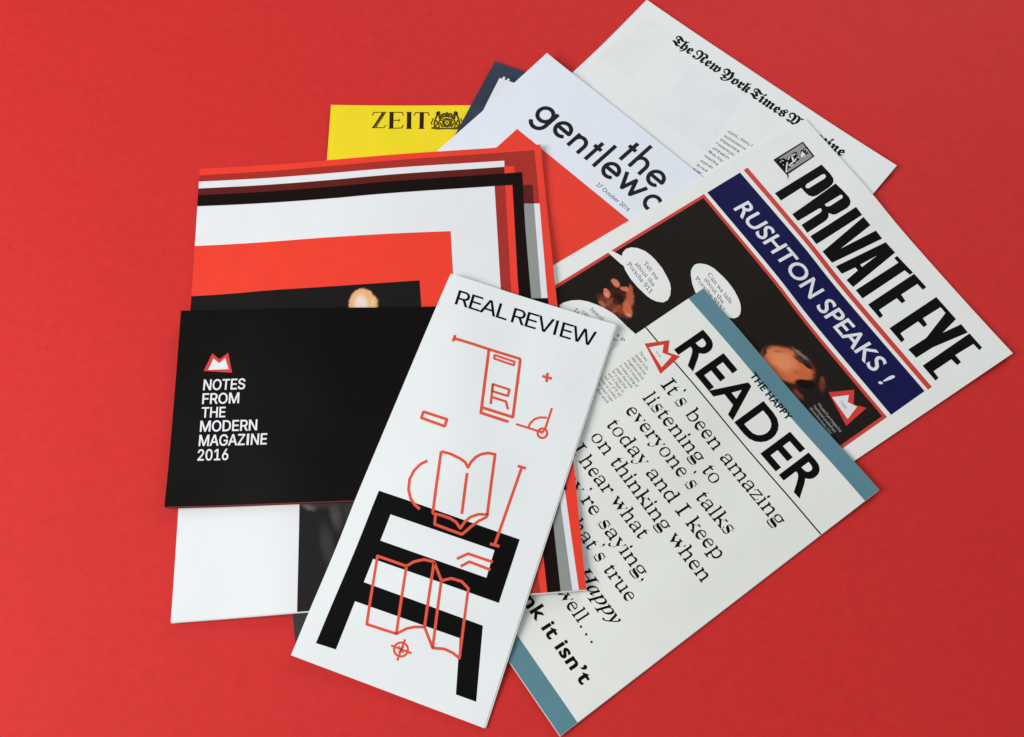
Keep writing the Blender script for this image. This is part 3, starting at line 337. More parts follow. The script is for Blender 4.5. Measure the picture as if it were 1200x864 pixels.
  'e':[287,[[130,-8,168,7,192,22,215,42,242,71,221,89,181,55,149,37,119,32,89,39,71,60,64,98,65,117,68,137,123,147,173,163,213,184,242,209,260,236,266,266,261,290,247,308,224,319,195,322,162,319,129,307,96,288,40,234,2,168,-9,133,-12,99,-9,66,0,39,15,17,47,-6,88,-13],[102,227,142,275,162,288,179,292,192,287,196,271,192,247,181,224,163,203,136,186,103,172,73,164]]],
  'h':[402,[[333,-8,362,5,397,30,377,59,349,45,332,42,320,48,316,68,318,100,324,137,342,216,350,261,354,292,345,336,318,363,274,372,226,362,183,330,146,281,153,281,164,330,177,386,205,516,65,516,56,476,70,476,101,469,110,450,104,416,15,-6,94,-6,131,170,141,202,157,235,180,268,204,296,228,312,250,317,267,309,273,283,271,258,263,222,248,152,238,100,235,60,240,31,254,7,276,-8,304,-13]]],
  'p':[340,[[79,-155,87,-133,39,-127,33,-121,31,-113,37,-83,55,-3,70,-10,101,-13,142,-8,181,8,206,24,229,43,250,65,268,89,284,115,298,142,308,170,314,198,316,226,310,265,292,296,263,316,226,322,184,315,144,292,115,254,136,297,139,313,126,322,92,315,61,309,13,303,6,280,48,275,50,271,52,262,50,251,47,236,-37,-85,-45,-108,-54,-121,-68,-128,-99,-132,-107,-155],[78,22,71,41,72,50,74,62,99,160,110,195,124,224,142,248,170,272,200,280,216,277,229,267,237,251,240,228,228,155,195,85,174,57,150,34,126,20,101,16]]],
  't':[187,[[69,-5,105,21,145,68,124,88,88,48,71,38,69,39,68,45,74,77,126,277,184,277,193,310,136,310,162,398,132,398,94,348,58,318,15,301,10,277,55,277,-1,63,-6,45,-7,26,2,-4,33,-14]]],
  'y':[270,[[-23,-155,-1,-142,45,-98,93,-37,140,32,182,99,215,156,238,201,252,240,257,273,246,308,232,318,214,322,186,313,176,288,183,265,196,255,206,246,209,233,205,215,193,189,166,141,125,64,108,180,92,259,80,304,66,323,30,315,7,309,-29,304,-33,282,-6,278,5,272,21,242,28,215,36,174,71,-5,28,-65,4,-94,-10,-102,-28,-98,-49,-92,-75,-101,-86,-125,-74,-150,-44,-159]]]},
 'frak':{' ':[96,[]],
  'M':[738,[[164,-28,207,13,239,47,263,78,282,108,298,138,310,170,318,202,324,237,325,273,322,331,311,382,296,416,307,432,327,439,344,434,360,416,376,382,388,334,396,276,399,210,396,147,388,99,380,79,378,80,347,99,321,107,289,91,254,51,222,11,260,-19,294,8,295,8,309,-2,321,-11,323,-14,323,-28,363,-28,445,69,493,169,509,272,506,323,498,368,488,400,507,420,540,427,565,422,583,407,595,381,599,345,599,332,579,319,560,303,538,271,532,226,532,70,541,41,562,22,586,8,600,-3,609,-28,644,-28,744,76,717,113,680,86,670,81,667,83,654,94,649,99,648,106,648,244,653,274,664,292,685,304,734,315,734,361,717,361,717,358,714,401,702,438,681,468,652,491,617,504,575,508,522,501,479,478,459,454,437,481,397,506,349,515,319,511,291,497,268,476,259,462,235,482,192,502,144,508,103,503,65,487,32,462,7,430,-8,392,-14,350,-10,316,1,284,20,254,47,228,83,208,137,188,154,238,92,268,58,304,50,324,47,343,56,381,83,409,99,417,118,419,145,414,168,397,188,368,203,326,213,272,216,207,212,145,200,98,187,76,180,81,124,107,100,99,80,81,25,11,63,-19,96,8,96,8,111,-1,123,-11,125,-13,125,-28]]],
  'N':[583,[[74,-18,90,-19,118,-23,168,-29,206,-24,242,-7,273,18,299,51,314,77,326,105,336,136,344,168,348,201,349,236,346,299,336,355,322,396,331,406,354,420,385,427,410,422,427,407,439,382,444,344,444,331,424,318,404,302,382,271,376,225,376,68,386,40,409,20,435,4,446,-6,453,-29,488,-29,591,73,559,112,525,86,514,81,512,82,498,94,493,99,493,105,493,244,497,273,508,291,530,303,578,315,578,360,562,360,562,357,558,400,546,437,525,468,497,490,461,503,419,507,365,499,319,475,293,446,275,465,240,487,202,501,162,505,120,500,81,484,49,459,25,427,9,389,4,347,8,313,19,281,38,251,65,225,100,204,154,185,172,235,110,265,76,301,67,321,64,340,69,370,85,395,108,411,137,417,166,411,190,395,211,367,227,326,237,273,240,208,237,145,229,96,216,63,200,42,180,31,157,27,131,34,126,41,124,51,136,95,105,119,80,102,63,99,17,109,-7,77,13,47,18,32,9,-7,36,-31]]],
  'T':[421,[[342,-5,436,74,402,114,363,86,337,81,316,84,291,96,239,119,285,123,324,152,338,196,325,236,280,275,237,310,227,331,232,343,248,358,301,327,344,311,365,316,391,337,461,392,434,432,409,418,396,416,366,428,287,469,268,479,215,505,172,515,134,509,96,492,62,469,36,444,19,413,14,374,21,335,41,297,82,251,121,290,82,332,73,351,70,373,73,389,83,403,98,413,115,416,136,412,170,399,197,386,148,346,130,320,123,292,129,263,145,240,196,196,217,177,221,170,218,165,197,159,179,162,158,172,114,187,87,181,62,165,-4,90,33,56,60,77,70,79,86,75,119,57,169,28,241,-14,286,-29]]],
  'Y':[527,[[260,-144,309,-122,357,-85,387,-55,414,-23,439,11,460,46,478,82,493,118,503,153,510,188,512,223,504,284,484,347,460,403,439,441,427,462,424,470,434,492,400,524,284,430,276,444,256,467,232,486,193,503,151,509,107,503,68,485,36,459,12,425,-3,388,-8,349,-4,310,11,275,35,245,66,221,105,205,161,194,174,248,129,254,103,264,80,280,62,299,51,321,47,343,52,370,65,391,86,406,112,411,135,406,155,393,174,371,189,340,196,317,200,291,202,263,198,225,188,193,172,167,147,144,112,125,54,104,72,54,94,60,109,65,123,68,126,69,136,64,160,43,182,20,187,11,174,-8,208,-33,278,14,359,63,331,102,288,87,272,94,252,110,226,132,242,144,268,171,289,201,304,235,313,269,317,304,314,348,307,378,323,390,364,312,385,245,390,187,388,152,384,118,377,84,367,52,355,21,341,-6,326,-31,309,-52,291,-69,262,-86,233,-91,211,-89,210,-88,211,-85,215,-64,202,-36,185,-24,161,-20,140,-24,123,-36,111,-54,107,-75,115,-109,138,-134,171,-148,211,-152]]],
  'a':[311,[[172,51,168,55,183,19,211,1,205,-5,242,-33,332,70,300,101,278,81,275,80,275,80,272,96,272,234,275,252,292,264,292,301,236,316,187,336,187,347,149,347,93,299,66,274,44,249,26,224,8,186,2,145,7,99,22,55,47,14,51,10,51,9,50,12,38,1,68,-33],[130,81,118,105,109,141,106,177,111,234,118,252,125,261,124,262,141,253,168,240,168,105,132,79]]],
  'e':[274,[[274,83,244,115,207,88,182,84,159,90,139,105,134,120,259,215,273,232,265,252,196,355,170,355,52,275,31,253,26,218,26,121,32,79,50,43,71,22,100,4,124,-5,121,-14,158,-31],[131,236,132,260,136,269,137,270,174,212,176,214,126,173]]],
  'g':[314,[[177,-144,205,-137,231,-124,263,-98,287,-64,299,-37,306,-8,308,22,308,30,307,41,289,76,279,116,276,164,280,224,298,268,298,300,242,318,210,332,181,355,152,355,75,289,31,240,10,196,3,149,5,123,10,101,23,70,42,40,54,23,57,15,48,-8,86,-23,184,59,200,10,215,-29,207,-62,182,-87,167,-94,150,-96,117,-90,99,-73,88,-30,-3,-30,16,-88,47,-120,76,-135,109,-144,146,-147],[129,101,110,132,102,176,110,235,127,262,141,253,167,239,184,232,178,211,173,178,171,144,173,112,153,98,142,93]]],
  'h':[305,[[244,-36,264,-2,280,31,292,63,300,95,306,127,307,160,299,217,278,265,256,299,246,314,254,329,225,359,134,286,139,390,142,422,149,441,162,451,198,459,198,505,145,497,111,478,85,448,81,421,80,449,53,484,17,457,31,426,34,401,34,82,30,64,27,61,12,56,12,18,48,1,72,-28,104,-28,200,71,170,104,143,80,141,81,139,85,139,233,160,250,172,235,186,211,196,189,205,155,209,119,200,40,174,-34,115,-126,152,-152]]],
  'i':[210,[[98,358,132,395,161,432,176,468,165,500,134,510,105,500,84,474,71,436,55,358],[226,73,193,102,164,79,165,79,163,94,163,229,166,243,182,252,182,289,153,298,132,311,128,317,138,336,101,359,61,314,32,286,-5,255,25,223,58,241,57,241,59,229,59,115,59,102,58,91,57,75,57,58,60,35,72,16,99,-2,94,-9,132,-32]]],
  'k':[308,[[104,-28,193,63,161,96,142,79,141,80,138,88,138,122,158,134,171,118,183,92,190,53,199,20,211,6,200,-7,238,-32,332,66,298,96,287,85,289,83,284,96,275,141,258,178,245,193,257,202,275,216,288,231,293,250,278,294,267,320,273,332,247,360,135,289,138,388,141,420,149,440,162,451,198,459,198,505,145,497,111,478,85,448,81,421,79,450,53,484,16,456,31,428,34,402,34,82,30,64,27,61,12,56,12,18,48,1,72,-28],[138,234,180,260,188,245,192,234,193,226,190,218,180,209,135,175]]],
  'm':[511,[[111,-28,134,2,169,18,169,53,151,65,147,82,147,216,189,253,194,248,199,230,199,82,195,65,176,53,176,18,212,2,235,-28,268,-28,290,2,325,18,325,53,307,65,303,82,303,216,345,254,351,248,355,230,355,110,355,96,354,81,353,68,353,55,357,33,369,14,395,-2,391,-9,428,-32,522,73,490,102,459,79,461,78,460,91,460,250,463,262,478,274,478,309,439,324,408,355,378,355,297,270,303,278,297,303,280,323,265,335,259,344,259,355,220,355,193,323,141,269,147,259,142,290,128,314,119,322,112,326,112,326,116,332,81,360,-4,265,30,234,40,245,39,246,42,217,42,82,38,65,20,53,20,18,55,2,78,-28]]],
  'n':[354,[[111,-28,134,2,169,18,169,53,151,65,147,82,147,215,188,254,193,249,197,231,197,111,197,99,197,86,196,73,195,58,199,35,210,16,237,-2,233,-9,270,-32,364,73,332,102,302,79,303,78,302,91,302,250,305,262,320,274,320,309,280,324,249,355,218,355,140,269,147,261,137,302,109,327,112,325,116,332,81,360,-4,265,30,234,40,245,39,246,42,217,42,82,38,65,20,53,20,18,55,2,78,-28]]],
  'o':[303,[[169,-28,230,38,288,110,301,141,306,170,302,202,290,230,267,266,247,301,241,313,250,317,228,358,28,277,31,243,32,213,32,99,31,79,30,70,28,67,17,60,17,23,108,-8,139,-28],[137,84,137,267,148,271,181,209,194,182,203,157,205,134,202,106,194,80,185,64,184,63]]],
  'r':[245,[[246,75,212,106,187,84,182,82,164,88,149,98,147,109,147,211,165,240,168,237,177,201,216,201,232,239,253,260,253,297,227,319,210,355,172,355,165,332,162,322,137,265,147,261,137,302,109,327,112,325,116,332,81,360,-4,265,30,234,40,245,39,246,42,217,42,98,39,80,27,68,27,33,80,15,105,4,104,4,95,-9,133,-32]]],
  's':[295,[[143,-28,161,-12,173,-6,192,3,214,13,248,33,273,59,290,89,295,123,290,154,275,184,251,213,230,228,265,270,292,312,299,355,287,400,254,431,210,442,183,438,159,425,120,379,174,340,196,382,206,389,216,392,229,389,240,381,247,369,250,355,248,340,240,329,230,321,217,319,191,325,153,348,136,356,109,342,78,314,45,280,19,246,5,219,15,196,37,169,57,143,62,127,53,108,13,77,13,43,60,15,88,-2,101,-14,110,-28],[133,200,115,225,95,256,97,262,102,265,107,263,134,245,162,233,171,235,134,198],[156,61,135,76,112,93,157,144,164,148,179,141,201,117,210,90,208,75,201,62,190,54,179,52]]],
  'w':[464,[[110,-28,133,2,167,18,167,54,149,64,145,78,145,226,174,250,189,257,192,256,194,254,197,241,198,215,198,85,195,64,182,52,182,16,250,-4,283,-17,298,-28,329,-28,389,37,446,108,461,142,466,179,460,229,442,273,422,310,413,332,413,355,375,355,297,281,298,292,286,313,262,331,256,339,256,355,218,355,140,277,145,265,139,284,124,304,112,319,109,327,122,356,87,379,43,333,20,305,10,281,27,251,37,234,41,219,41,78,37,64,19,54,19,18,54,2,77,-28],[331,63,302,77,302,226,330,249,357,199,366,133,363,106,353,80,342,64,339,62]]],
  'z':[209,[[127,-142,155,-127,176,-104,192,-74,201,-39,204,0,200,43,187,83,174,103,202,114,188,158,157,147,145,141,137,149,128,156,170,197,187,224,193,249,189,272,178,292,145,318,131,331,134,340,98,361,3,250,35,221,60,240,73,243,82,241,88,237,95,215,92,197,79,180,20,141,20,106,52,87,56,83,29,57,5,15,-2,-31,4,-78,23,-115,54,-140,95,-148],[73,-92,61,-79,52,-58,49,-32,54,2,70,32,86,48,99,29,111,-2,115,-36,112,-63,105,-82,96,-92,86,-95]]]},
}

PHOTOS={
  'head_photo':dict(base=[26, 24, 24],var=[30, 28, 27],blobs=[
    [114,191.51,11.32,0.8,1.56,[240,182,128],0.16],
    [120.38,190.44,6.71,0.6,1.387,[240,190,136],0.5],
    [113.16,190.97,8.61,0.62,1.625,[246,226,214],0.8],
    [120.67,191.03,3.64,0.4,1.477,[250,206,140],0.9],
  ]),
  'smoky_photo':dict(base=[30, 29, 28],var=[40, 38, 38],blobs=[
    [79.08,62.64,6.21,0.5,-0.598,[112,110,112],0.9],
    [95.47,57.25,13.78,0.3,-1.393,[74,72,72],0.9],
    [90.79,37.1,16.61,0.3,-1.39,[58,56,56],0.9],
    [84.74,65.33,14.72,0.4,-0.217,[66,64,64],0.9],
    [109.3,56.18,23.4,0.5,-1.14,[60,58,58],0.9],
  ]),
  'portrait_photo':dict(base=[26, 22, 19],var=[38, 32, 28],blobs=[
    [45.06,106.51,12.32,0.82,0.193,[74,34,24],0.6],
    [42.42,99.43,10.23,0.4,0.21,[120,58,42],0.7],
    [46.47,114.06,6.83,0.42,-0.516,[188,94,68],0.5],
    [40.38,96.29,3.68,0.5,0.235,[176,100,70],0.6],
    [41.89,100.61,4.29,0.38,1.865,[150,76,54],0.5],
    [51.35,104.54,7.3,0.5,0.618,[150,66,44],0.6],
    [51.58,108.23,7.03,0.46,-0.351,[206,108,76],0.5],
    [55.99,105.74,2.45,0.7,0.623,[226,146,118],0.7],
    [48.48,100.78,4.12,0.35,1.908,[160,80,56],0.6],
    [39.79,114.68,3.43,0.52,0.727,[216,118,88],0.4],
    [32.87,111.95,3.95,0.58,0.08,[222,126,96],0.35],
    [35.82,102.99,4.11,0.58,-0.36,[224,126,94],0.35],
    [36.25,102.48,1.56,0.8,-0.498,[238,160,132],0.9],
    [42.82,108.07,5.22,0.52,0.122,[38,24,24],0.55],
    [41.37,117.96,3.67,0.4,-0.5,[180,90,64],0.6],
    [54.52,102.32,5.84,0.3,0.685,[88,50,36],0.8],
    [139.31,173.03,19.22,0.72,0.436,[78,36,22],0.6],
    [137.88,172.84,18.25,0.64,0.564,[212,112,68],0.25],
    [133.33,171.07,12.89,0.66,0.565,[236,146,100],0.8],
    [137.74,163.71,7.85,0.5,0.417,[214,120,78],0.8],
    [147.85,176.85,7.85,0.3,0.614,[206,104,66],0.8],
    [141.08,183.99,9.12,0.34,0.183,[66,44,36],0.55],
    [136.55,184.48,7.73,0.17,0.266,[128,112,104],0.8],
    [139.2,181.06,5.07,0.25,0.288,[86,56,44],0.8],
    [145.58,183.5,4.58,0.35,0.296,[44,24,20],0.8],
    [154.25,174.38,7.23,0.5,0.761,[20,14,13],0.35],
    [156.95,166.13,5.44,0.42,0.177,[128,60,44],0.8],
    [160.22,183.16,5.5,0.45,-0.717,[112,50,38],0.8],
    [157.84,185.52,3.01,0.5,-0.333,[130,64,50],0.9],
    [123.01,166.16,4.78,0.35,2.192,[62,44,34],0.9],
    [127.63,173.7,5.29,0.25,1.015,[196,108,78],0.9],
  ]),
}
ART={
 'dark':[
 ],
 'zeit':[
  ['line','masthead_lettering','ink_brown',1,1.53,[[37.33,263.87,31.16,251.77]],False],
  ['line','masthead_lettering','ink_brown',1,0.8,[[38.89,264.19,32.72,251.78]],False],
  ['line','masthead_lettering','ink_brown',1,0.64,[[30.11,264.13,39.47,264.35],[30.77,264.13,29.73,261.51],[29.87,251.46,38.79,251.65],[38.59,251.65,39.66,253.78],[29.87,251.46,31.39,252.23]],False],
  ['line','masthead_lettering','ink_brown',1,1.21,[[42.44,264.05,42.79,251.21]],False],
  ['line','masthead_lettering','ink_brown',1,1.77,[[43.88,264.05,44.22,251.21]],False],
  ['line','masthead_lettering','ink_brown',1,0.72,[[41.44,264.36,51.09,264.22],[50.96,264.22,51.78,261.76],[41.62,251.05,51.19,251.36],[51.12,251.36,52.06,253.79],[44.7,257.69,48.95,257.69],[48.91,258.69,48.94,256.55]],False],
  ['line','masthead_lettering','ink_brown',1,1.53,[[54.97,263.91,55.3,251.2]],False],
  ['line','masthead_lettering','ink_brown',1,1.61,[[56.55,263.91,56.87,251.19]],False],
  ['line','masthead_lettering','ink_brown',1,0.72,[[53.71,264.22,57.52,264.21],[54.14,250.9,58.19,250.88]],False],
  ['line','masthead_lettering','ink_brown',1,1.37,[[63.96,263.88,64.17,251.17]],False],
  ['line','masthead_lettering','ink_brown',1,1.77,[[65.4,263.87,65.61,251.16]],False],
  ['line','masthead_lettering','ink_brown',1,0.72,[[60.02,264.05,69.33,264.01],[60.15,264.05,59.46,261.59],[69.2,264.01,70.21,261.39],[63.01,250.87,67.05,250.85]],False],
  ['line','crest_print','ink_olive',1,1.35,[[71.87,251.36,76.49,250.56,83.16,250.93,89.02,250.52,91.72,251.14]],False],
  ['line','crest_print','ink_olive',1,0.9,[[73.1,252.19,78.13,251.68],[87.32,251.64,91.48,252.12]],False],
  ['line','crest_print','ink_olive',1,1,[[80.02,258.28,79.93,254.36,81.03,252.64,82.92,252.3,84.99,252.78,86,254.34,85.68,258.26,82.73,259.01,80.02,258.28]],False],
  ['line','crest_print','ink_olive',1,1.17,[[85,255.66,84.91,254.87,84.62,254.17,84.16,253.61,83.56,253.25,82.89,253.13,82.22,253.25,81.6,253.62,81.1,254.18,80.77,254.89,80.65,255.68,80.73,256.47,81.02,257.17,81.48,257.74,82.08,258.1,82.75,258.22,83.43,258.09,84.04,257.73,84.54,257.16,84.87,256.45,85,255.66]],False],
  ['poly','crest_print','ink_olive',2,[[82.8,256.6,83.57,255.95,83.31,254.92,82.38,254.92,82.06,255.96]]],
  ['line','crest_print','ink_olive',1,0.63,[[82.79,256.75,82.76,258.02]],False],
  ['line','crest_print','ink_olive',1,0.63,[[83.69,256,84.71,256.39]],False],
  ['line','crest_print','ink_olive',1,0.63,[[83.39,254.8,84.05,253.76]],False],
  ['line','crest_print','ink_olive',1,0.63,[[82.31,254.8,81.7,253.77]],False],
  ['line','crest_print','ink_olive',1,0.63,[[81.94,256.01,80.89,256.4]],False],
  ['line','crest_print','ink_olive',1,2.36,[[75.67,263.47,76.96,262.47,78.27,260.74,78.77,258.28]],False],
  ['line','crest_print','ink_olive',1,1.36,[[75.23,264.21,75.9,262.73,75.13,260.76,74.38,257.81,73.85,254.87,74.56,252.18]],False],
  ['line','crest_print','ink_olive',1,1.09,[[77.52,257.8,76.78,254.86,77.69,252.41]],False],
  ['line','crest_print','ink_olive',1,0.9,[[72.22,253.66,71.72,255.86,72.91,257.82,72.45,259.29]],False],
  ['line','crest_print','ink_olive',1,0.91,[[76.6,260.75,77.94,257.8,79.44,256.81]],False],
  ['line','crest_print','ink_olive',1,1.09,[[75.22,257.81,76.14,255.35,75.38,252.91]],False],
  ['line','crest_print','ink_olive',1,1.64,[[77.76,263.7,76.48,264.45,75.45,263.71]],False],
  ['line','crest_print','ink_olive',1,1.17,[[78,255.84,79.14,252.9,80.21,251.92]],False],
  ['line','crest_print','ink_olive',1,2.36,[[89.53,263.41,88.3,262.43,87.08,260.71,86.73,258.25]],False],
  ['line','crest_print','ink_olive',1,1.36,[[89.94,264.15,89.34,262.67,90.23,260.7,91.14,257.75,91.84,254.8,91.27,252.12]],False],
  ['line','crest_print','ink_olive',1,1.08,[[88,257.76,88.91,254.81,88.14,252.37]],False],
  ['line','crest_print','ink_olive',1,0.9,[[93.54,253.57,93.91,255.77,92.61,257.74,92.99,259.21]],False],
  ['line','crest_print','ink_olive',1,0.91,[[88.76,260.7,87.58,257.76,86.14,256.78]],False],
  ['line','crest_print','ink_olive',1,1.08,[[90.3,257.75,89.53,255.3,90.42,252.85]],False],
  ['line','crest_print','ink_olive',1,1.63,[[87.43,263.67,88.67,264.4,89.74,263.66]],False],
  ['line','crest_print','ink_olive',1,1.17,[[87.63,255.8,86.66,252.87,85.64,251.89]],False],
  ['line','crest_print','ink_olive',1,1.45,[[79.5,261.97,80.72,263.2,81.61,261.47,82.59,263.93,83.71,261.46,84.58,263.18,85.79,261.95]],False],
  ['line','crest_print','ink_olive',1,1.45,[[79.76,260.25,82.67,260.97,85.63,260.22]],False],
  ['line','crest_print','ink_olive',1,0.91,[[79.04,263.21,79.95,260.74],[86.18,263.18,85.41,260.72]],False],
 ],
 'navy':[
  ['poly','white_panel','print_white',1,[[9,227.83,121.99,230.65,126.72,40.7,13.73,37.89]]],
  ['line','cover_lettering','print_white',2,1.76,[[11.84,230.02,12.12,227.15],[15.32,229.73,15.53,226.99]],False],
 ],
 'nyt':[
  ['text','masthead_lettering','ink_black',2,'frak','The New York Times Magazine',[36.39,257.2,17.47,-0.03,0.02,16.85]],
  ['poly','show_through_block','show_through_nyt',1,[[58.34,250.82,104.06,250.59,112.41,199.12,67.65,198.81]]],
  ['poly','show_through_block','show_through_nyt2',1,[[8.61,264.25,33.03,263.44,34.75,213.4,4.86,211.47]]],
  ['text','column_text','ink_grey2',2,'sans','GAIL: Also, I',[113.71,221.45,5.91,0.39,-0.15,4.04]],
  ['text','column_text','ink_grey2',2,'sans','a process w',[113.76,217.02,5.38,0.15,-0.13,3.98]],
  ['text','column_text','ink_grey2',2,'sans','these think',[113.56,212.66,5.45,0.07,-0.13,3.95]],
  ['text','column_text','ink_grey2',2,'sans','I was tryin',[112.79,208.47,5.76,-0.05,-0.1,3.88]],
  ['text','column_text','ink_grey2',2,'sans','of that in',[113.42,203.67,6.06,0.13,-0.1,3.86]],
  ['text','column_text','ink_grey2',2,'sans','like, by',[112.97,199.74,6.71,-0.13,-0.09,3.83]],
  ['text','column_text','ink_grey2',2,'sans','read the',[113.12,195.13,5.14,-0.04,-0.09,3.81]],
  ['text','column_text','ink_grey2',2,'sans','a prob',[113.52,190.23,5.64,0.22,-0.09,3.8]],
  ['text','column_text','ink_grey2',2,'sans','is not',[113.36,185.86,6.18,0.15,-0.09,3.79]],
  ['text','column_text','ink_grey2',2,'sans','or',[113.41,181.88,12.07,0.15,-0.09,3.78]],
 ],
 'gw':[
  ['poly','red_panel','orange_red2',1,[[28.2,209.76,173.82,209.76,173.82,0,28.2,0]]],
  ['line','masthead_lettering','ink_title',2,3,[[40.36,231.49,40.24,232.75,39.85,233.96,39.21,235.06,38.34,235.97,37.29,236.67,36.11,237.12,34.86,237.29,33.61,237.17,32.42,236.77,31.34,236.12,30.43,235.24,29.74,234.17,29.3,232.98,29.13,231.72,29.25,230.45,29.64,229.24,30.28,228.15,31.15,227.23,32.2,226.53,33.38,226.09,34.63,225.92,35.88,226.04,37.07,226.43,38.15,227.09,39.06,227.97,39.75,229.03,40.19,230.22,40.36,231.49],[41.26,237.93,40.98,224.75,40.98,224.75,40.86,223.65,40.53,222.59,40.02,221.61,39.33,220.74,38.5,220.02,37.55,219.47,36.52,219.1,35.43,218.94,34.34,218.98,33.27,219.23,32.26,219.68,31.36,220.31,30.59,221.09,29.97,222.01]],False],
  ['line','masthead_lettering','ink_title',2,2.96,[[57.56,231.08,57.56,231.08,57.46,232.28,57.11,233.44,56.54,234.49,55.75,235.39,54.8,236.11,53.72,236.6,52.56,236.84,51.38,236.83,50.22,236.57,49.15,236.06,48.21,235.33,47.44,234.41,46.87,233.35,46.55,232.19,46.46,230.98,46.63,229.79,47.05,228.66,47.69,227.64,48.52,226.79,49.52,226.13,50.63,225.71,51.8,225.54,52.98,225.62,54.11,225.96,55.15,226.53,56.05,227.32],[46.71,231.32,57.56,231.08]],False],
  ['line','masthead_lettering','ink_title',2,2.94,[[62.76,224.19,63.04,237.03],[62.92,231.38,63.1,232.58,63.57,233.68,64.31,234.62,65.26,235.34,66.36,235.78,67.53,235.91,68.69,235.72,69.77,235.24,70.69,234.48,71.38,233.51,71.81,232.38,71.94,231.18,71.78,223.99]],False],
  ['line','masthead_lettering','ink_title',2,2.9,[[79.05,224.2,79.44,242.34],[75.99,237.05,82.78,236.9]],False],
  ['line','masthead_lettering','ink_title',2,2.89,[[86.78,223.9,87.26,246.83]],False],
  ['line','masthead_lettering','ink_title',2,2.86,[[103.41,229.92,103.41,229.92,103.31,231.11,102.98,232.25,102.42,233.28,101.66,234.17,100.74,234.87,99.7,235.35,98.58,235.59,97.44,235.58,96.32,235.31,95.29,234.81,94.38,234.09,93.64,233.18,93.1,232.13,92.78,230.99,92.71,229.8,92.87,228.62,93.27,227.5,93.89,226.5,94.7,225.66,95.66,225.02,96.73,224.61,97.86,224.44,99,224.53,100.09,224.86,101.1,225.43,101.96,226.21],[92.95,230.13,103.41,229.92]],False],
  ['line','masthead_lettering','ink_title',2,2.87,[[96.63,240.6,97.02,258.93],[93.6,253.32,100.32,253.18]],False],
  ['line','masthead_lettering','ink_title',2,2.85,[[104.47,240.95,104.91,263.94],[104.61,248.19,104.79,249.42,105.26,250.56,105.99,251.54,106.93,252.28,108.02,252.74,109.19,252.88,110.35,252.69,111.42,252.2,112.34,251.42,113.03,250.42,113.46,249.26,113.59,248.02,113.45,240.78]],False],
  ['line','masthead_lettering','ink_title',2,2.81,[[129.31,246.75,129.31,246.75,129.21,247.96,128.87,249.11,128.32,250.16,127.57,251.05,126.66,251.76,125.64,252.24,124.54,252.48,123.42,252.46,122.33,252.19,121.31,251.67,120.43,250.93,119.7,250.01,119.17,248.94,118.87,247.78,118.8,246.57,118.97,245.38,119.36,244.25,119.98,243.24,120.77,242.39,121.72,241.75,122.77,241.33,123.88,241.17,125,241.26,126.07,241.61,127.05,242.19,127.9,242.98],[119.03,246.91,129.31,246.75]],False],
  ['line','masthead_lettering','ink_title',2,2.77,[[140.31,230.74,140.2,231.98,139.82,233.17,139.22,234.23,138.41,235.12,137.43,235.8,136.34,236.22,135.18,236.37,134.03,236.24,132.93,235.84,131.94,235.19,131.11,234.31,130.48,233.26,130.09,232.08,129.94,230.84,130.06,229.6,130.43,228.42,131.04,227.35,131.85,226.46,132.83,225.79,133.92,225.36,135.07,225.21,136.23,225.34,137.33,225.74,138.32,226.4,139.15,227.27,139.78,228.32,140.17,229.5,140.31,230.74]],False],
  ['line','masthead_lettering','ink_title',2,2.82,[[106.71,236.94,112.16,225.05,115.62,236.02,119.59,224.89,124.85,236.9]],False],
  ['text','date_lettering','ink_grey',2,'humr','27 October 2016',[97.94,214.16,4.19,-0.01,-0.07,4.64]],
 ],
 'pe':[
  ['poly','masthead_lettering','ink_black',1,[[35.86,241.61,35.21,283.02,44.38,283.36,47.93,282.85,50.12,281.48,51.45,278.97,52.01,275.63,52.43,265.52,51.7,262.3,49.5,260.35,46.46,259.78,42.08,259.65,42.62,241.71],[42.86,262.66,44.11,262.59,45.04,263.91,45,277.69,44.21,279.57,42.43,280.09,41.57,278.41,41.8,264.44]]],
  ['poly','masthead_lettering','ink_black',1,[[54.87,241.62,52.06,281.56,58.56,282.21,65.25,282.38,68.37,281.38,70.21,279.27,71.05,276.13,70.76,267.19,69.89,265.05,67.18,263.16,69.03,261.86,70.18,260.01,70.72,257.53,71.31,241.3,64.57,241.83,63.94,258.92,63.24,260.51,61.98,261.22,61.03,260.24,60.96,241.66],[60.63,265.18,62.56,265.16,63.52,267.45,63.32,278.34,62.11,279.63,60.74,278.9]]],
  ['poly','masthead_lettering','ink_black',1,[[73.63,281.69,80.59,281.36,81.24,241.28,74.36,241.5]]],
  ['poly','masthead_lettering','ink_black',1,[[82.18,281.1,89.53,281.32,92.3,253.35,94.51,281.91,101.42,281.78,97.34,241.91,87.62,241.5]]],
  ['poly','masthead_lettering','ink_black',1,[[104.68,282.06,114.04,282.39,118.44,242.82,112.11,242.37,110.69,253.19,108.16,253.04,107.02,242.56,100.64,242.41],[108.33,257.15,110.3,257.05,109.24,270.6]]],
  ['poly','masthead_lettering','ink_black',1,[[121.03,242.89,120.91,279.31,116.79,279.14,116.62,281.86,131.78,282.62,131.87,279.83,127.53,279.08,128.1,242.77]]],
  ['poly','masthead_lettering','ink_black',1,[[133.37,243.03,132.79,282.7,144.57,282.91,144.81,279.73,139.61,279.51,139.69,265.72,144.67,265.07,144.91,261.93,140.11,261.6,140.24,246.57,144.73,246.11,145.08,243.17]]],
